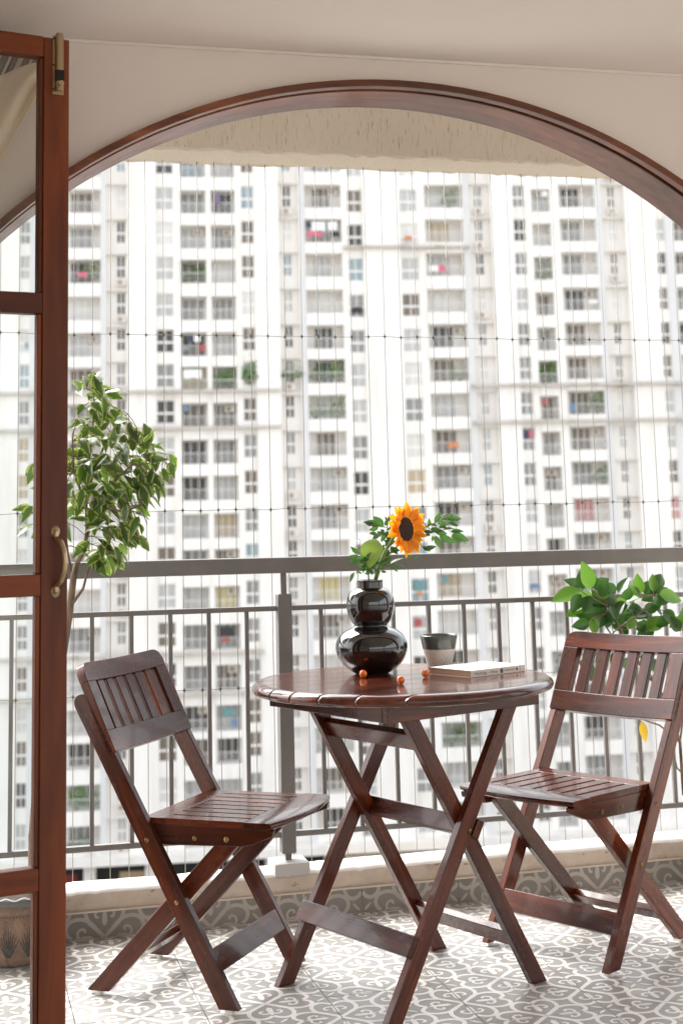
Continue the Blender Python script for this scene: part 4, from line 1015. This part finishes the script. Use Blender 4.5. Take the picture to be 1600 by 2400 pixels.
def frame_mesh(w, h, cols, trans, bar=.07, d=.08):
    mb = MB(); mb.box(0, bar, 0, d, 0, h); mb.box(w-bar, w, 0, d, 0, h); mb.box(bar, w-bar, 0, d, 0, bar); mb.box(bar, w-bar, 0, d, h-bar, h)
    for c in range(1, cols): mb.box(w*c/cols-bar/2, w*c/cols+bar/2, .003, d-.003, bar, h-bar)
    if trans: mb.box(bar, w-bar, .006, d-.006, h*trans-.09, h*trans+.09)
    return mb
def glaz_mesh(w, h): return MB().box(.02, w-.02, .05, .055, .02, h-.02)
def pick(r, kind):
    return r.choices(['dark', 'brown', 'grey', 'sheer', 'pale', 'blue', 'beige'], [13, 22, 28, 20, 10, 3, 4] if kind != 'T' else [26, 16, 26, 10, 14, 8, 0])[0]
special = {(7, -4): None}
for bi, (kind, x0, x1, wr, dz) in enumerate(BAYS):
    if kind == 'B':
        w = wr[1]-wr[0]; h = 1.96; fm = frame_mesh(w, h, 3 if w > 1.5 else 2, None, .08).mesh('balcony_door', [M_WFRAME]); gm_ = glaz_mesh(w, h).mesh('glazing', [GL['grey']]); y = DEP-.085
        bw = x1-x0; rmb = MB(); rmb.box(0, bw, 0, .05, .86, .92); nbar = int(bw/.16)
        for k in range(nbar): rmb.box(bw*(k+.5)/nbar-.014, bw*(k+.5)/nbar+.014, .01, .04, .0, .86)
        rm = rmb.mesh('balcony_railing', [M_BRAIL])
        sm_ = None
    elif kind == 'W':
        w = x1-x0; h = 1.95; fm = frame_mesh(w, h, 2, .44, .075).mesh('window', [M_WFRAME]); gm_ = glaz_mesh(w, h).mesh('glazing', [GL['grey']]); y = .22
    else:
        w = wr[1]-wr[0]; h = 1.95; fm = frame_mesh(w, h, 2, .46, .10).mesh('window', [M_WFRAME]); gm_ = glaz_mesh(w, h).mesh('glazing', [GL['grey']]); y = .66
    for ri, z in enumerate(rows):
        zb = z+dz-OPEN[kind]
        if ri == 0 and kind != 'B': pass
        o = link('balcony_door' if kind == 'B' else 'window', fm, bld); o.location = ((wr[0] if wr else x0), y, zb)
        gk = pick(rb, kind)
        if (bi, ri) in ((18, 11), (20, 11)): gk = 'red'
        if (bi, ri) in ((8, 13), (11, 13)): gk = 'yellow'
        if (bi, ri) in ((14, 13), (17, 13)): gk = 'beige'
        q = link('glazing', gm_, o); q.material_slots[0].link = 'OBJECT'; q.material_slots[0].material = GL[gk]
        if kind != 'B':
            # closed back so that nothing shows past the glass
            pass
        if kind == 'B':
            r = link('balcony_railing', rm, bld); r.location = (x0, .0, zb)
        if kind == 'B' and rb.random() < .35:
            a = link('ac_unit', None, bld) if False else None
# air conditioners: a few on balcony walls and under the small windows
am = MB().box(0, .85, 0, .32, 0, .58).mesh('ac_unit', [M_AC]); gmb = MB().lathe([(0, .004), (.2, .004), (.21, 0)], 18); gmb.v = [(x+.34, -z-.001, y+.29) for x, y, z in gmb.v]; agm = gmb.mesh('ac_grille', [M_ACGRILL])
def ac(x, y, z):
    o = link('ac_unit', am, bld); o.location = (x, y, z); q = link('ac_grille', agm, o)
for bi, (kind, x0, x1, wr, dz) in enumerate(BAYS):
    for z in rows:
        if kind == 'B' and rb.random() < .30: ac(x1-1.0, DEP-.34, z+dz-.72)
        if kind == 'T' and rb.random() < .32: ac((wr[0]+wr[1])/2-.42, .2, z+dz-2.62)
# podium
pm = MB()
pm.box(BX0, BX1, 1.5, 9, GZ, PODZ, 1)  # solid back, its shade put into the colour
x = BX0
while x < BX1:
    pm.box(x, x+.9, -.4, 1.5, GZ, PODZ, 0); x += 4.7
pm.box(BX0, BX1, -1.6, 1.5, PODZ-.6, PODZ, 0)
pm.build('podium', [M_FACADE_IN, M_PODIUM], bld)
for k, x in enumerate((-24, -18.5, -9.5, 1.3, 10.4)):
    MB().box(x, x+2.2, 1.40, 1.5, GZ+.2, GZ+2.9).build('shutter', M_PODRED if k % 2 == 0 else M_PODTAN, bld)
MB().box(-1, 9, -3.4, -1.6, PODZ-1.15, PODZ-.75).build('canopy', M_PODTAN, bld)

# the next block of the same estate, standing back to the left (mostly outside the picture)
bl2 = copy_tree(bld)
bl2.matrix_basis = Matrix.Translation(B0) @ Matrix.Rotation(BANG, 4, 'Z') @ Matrix.Translation(Vector((-84.5, 7.0, 0)))
bl2['label'] = 'second white apartment block set back beside the one facing the balcony'
# washing and plants on the far balconies
def wash(bi, ri, fx_, w, h, col, cname, kind='cloth'):
    k, x0, x1, wr, dz = BAYS[bi]; z = rows[ri]+dz
    p = Vector((x0+fx_, -.17 if k == 'B' else .0, z-h-.25 if kind == 'cloth' else z-1.98+.9-h))
    mb = MB(); n = 7; vs = []
    for i in range(n+1):
        for j in range(4): vs.append((w*i/n, .03*math.sin(i*1.9+j), h*j/3-(.04*math.sin(i*1.3) if j == 0 else 0)))
    mb.add(vs, [(i*4+j, (i+1)*4+j, (i+1)*4+j+1, i*4+j+1) for i in range(n) for j in range(3)])
    o = mb.build('laundry', mat('laundry_'+cname, col, .85)); ss = o.modifiers.new('thickness', 'SOLIDIFY'); ss.thickness = .02
    o.matrix_basis = Matrix.Translation(B0) @ Matrix.Rotation(BANG, 4, 'Z') @ Matrix.Translation(p)
    size = 'wide' if w > 1.0 else 'medium' if w > .55 else 'small'; where = {'B': 'balcony', 'W': 'window', 'T': 'recessed window'}[k]
    tag(o, f'{size} {cname} cloth {"hung high in" if kind == "cloth" else "draped low over"} a {where} of the far apartment block', 'laundry', f'{size} {cname} washing on the far block')
COL = {'white': (.78, .78, .77), 'pink': (.60, .16, .24), 'navy': (.06, .07, .11), 'red': (.40, .10, .10), 'black': (.04, .04, .042), 'teal': (.14, .27, .28), 'orange': (.58, .25, .12), 'blue': (.16, .24, .36), 'purple': (.20, .16, .25), 'grey': (.30, .31, .33)}
for a in ((11, 3, .5, 1.2, .75, 'white', 'cloth'), (11, 3, .1, .45, .5, 'navy', 'cloth'), (11, 3, 1.9, .8, .7, 'white', 'cloth'), (11, 3, .1, 1.3, .42, 'pink', 'rail'), (11, 3, 2.2, .7, .45, 'black', 'rail'),
          (7, 6, .5, .5, .5, 'navy', 'cloth'), (7, 6, 1.1, .5, .55, 'white', 'cloth'), (7, 6, 1.5, .5, .5, 'red', 'rail'), (7, 6, .2, .4, .4, 'grey', 'rail'), (14, 4, 1.0, .6, .55, 'pink', 'rail'), (14, 4, .2, .8, .5, 'white', 'rail'),
          (17, 2, .9, 0.5, .4, 'white', 'cloth'), (16, 9, .1, .45, .7, 'navy', 'cloth'), (16, 9, .6, .4, .65, 'pink', 'cloth'), (14, 9, 1.3, .9, .45, 'orange', 'rail'), (7, 7, .2, 1.5, .7, 'white', 'cloth'), (4, 4, 3.0, .8, .4, 'pink', 'rail'),
          (8, 2, .3, .5, 1.0, 'purple', 'cloth'), (8, 14, .3, 1.2, .7, 'black', 'cloth'), (8, 14, .5, .6, .3, 'red', 'rail'), (8, 16, .5, 1.0, .6, 'teal', 'cloth'), (8, 16, 1.2, .5, .6, 'blue', 'rail'), (3, 6, .5, .2, .5, 'teal', 'rail'),
          (14, 13, .3, .6, .5, 'teal', 'cloth'), (13, 13, .3, .9, .7, 'teal', 'cloth'), (13, 13, .5, .4, .35, 'orange', 'rail'), (16, 13, .1, .8, .4, 'blue', 'rail'), (7, 8, .1, .5, .4, 'blue', 'cloth'), (18, 5, 2.2, .7, .3, 'white', 'rail'), (17, 8, .1, .5, .5, 'red', 'cloth'), (18, 8, .1, .5, .7, 'blue', 'rail'), (13, 14, .2, .6, .6, 'red', 'cloth'), (12, 5, .2, .9, .5, 'black', 'rail'), (13, 3, .4, .6, .35, 'orange', 'rail')):
    wash(a[0], a[1], a[2], a[3], a[4], COL[a[5]], a[5], a[6])
M_FARLEAF = leafmat('far_balcony_leaf', (.05, .13, .02), (.10, .22, .03), (.2, .4, .05), .5, .3)
lfm = []
for v_ in range(3):
    mb = MB(); rr = random.Random(50+v_)
    for _ in range(130):
        c = Vector((rr.uniform(-.75, .75), rr.uniform(-.2, .2), abs(rr.gauss(0, .38))+.05)); d = Vector((rr.uniform(-1, 1), rr.uniform(-1, 1), rr.uniform(-.4, 1))).normalized()*.14; e_ = d.orthogonal().normalized()*.055
        mb.add([c-d, c+e_, c+d, c-e_], [(0, 1, 2, 3)])
    lfm.append(mb.mesh('far_plant_leaves', [M_FARLEAF]))
plm = MB().lathe([(0, 0), (.14, 0), (.19, .26), (.17, .27), (0, .25)], 14).mesh('far_plant_pot', [M_TERRA])
for k, (bi, ri, fx_, lab) in enumerate(((7, 4, .9, 0), (7, 4, 1.6, 0), (9, 7, .55, 0), (10, 7, .9, 0), (11, 7, .8, 0), (11, 7, 2.6, 0), (14, 7, 2.6, 0), (8, 7, .4, 0), (8, 7, 1.5, 0), (11, 8, .6, 0), (11, 8, 2.4, 0), (17, 7, .8, 0), (17, 4, .9, 0), (4, 4, 3.9, 0), (4, 18, 3.0, 0), (4, 18, 4.2, 0), (11, 17, 1.5, 0), (14, 17, 2.0, 0), (14, 17, .8, 0), (18, 10, 2.8, 0), (18, 8, 2.6, 0), (4, 19, 3.2, 0), (14, 2, 2.2, 0))):
    kk, x0, x1, wr, dz = BAYS[bi]; z = rows[ri]+dz-OPEN[kk]
    tall = ('low', 'medium', 'tall')[k % 3]; broad = ('narrow', 'broad')[k % 2]; where = {'B': 'on a balcony', 'W': 'on a window ledge', 'T': 'on a recessed window ledge'}[kk]
    t = thing('balcony_plant', f'{tall} {broad} green potted plant {where} of the far apartment block', 'plant', (0, 0, 0), 0, f'{tall} {broad} potted plants on the far block')
    yy = .35 if kk == 'B' else -.15
    t.matrix_basis = Matrix.Translation(B0) @ Matrix.Rotation(BANG, 4, 'Z') @ Matrix.Translation(Vector((x0+fx_, yy, z+.005)))
    link('pot', plm, t); o = link('foliage', lfm[k % 3], t); o.location = (0, 0, .3); o.scale = (.9+.3*(k % 2), 1, 1+.5*(k % 3))

# ground far below
gm2 = MB().add([(-900, -900, GZ), (900, -900, GZ), (900, 900, GZ), (-900, 900, GZ)], [(0, 1, 2, 3)])
struct(gm2.build('ground', M_GROUND))
print('leaves', cnt, 'objects', len(bpy.data.objects))
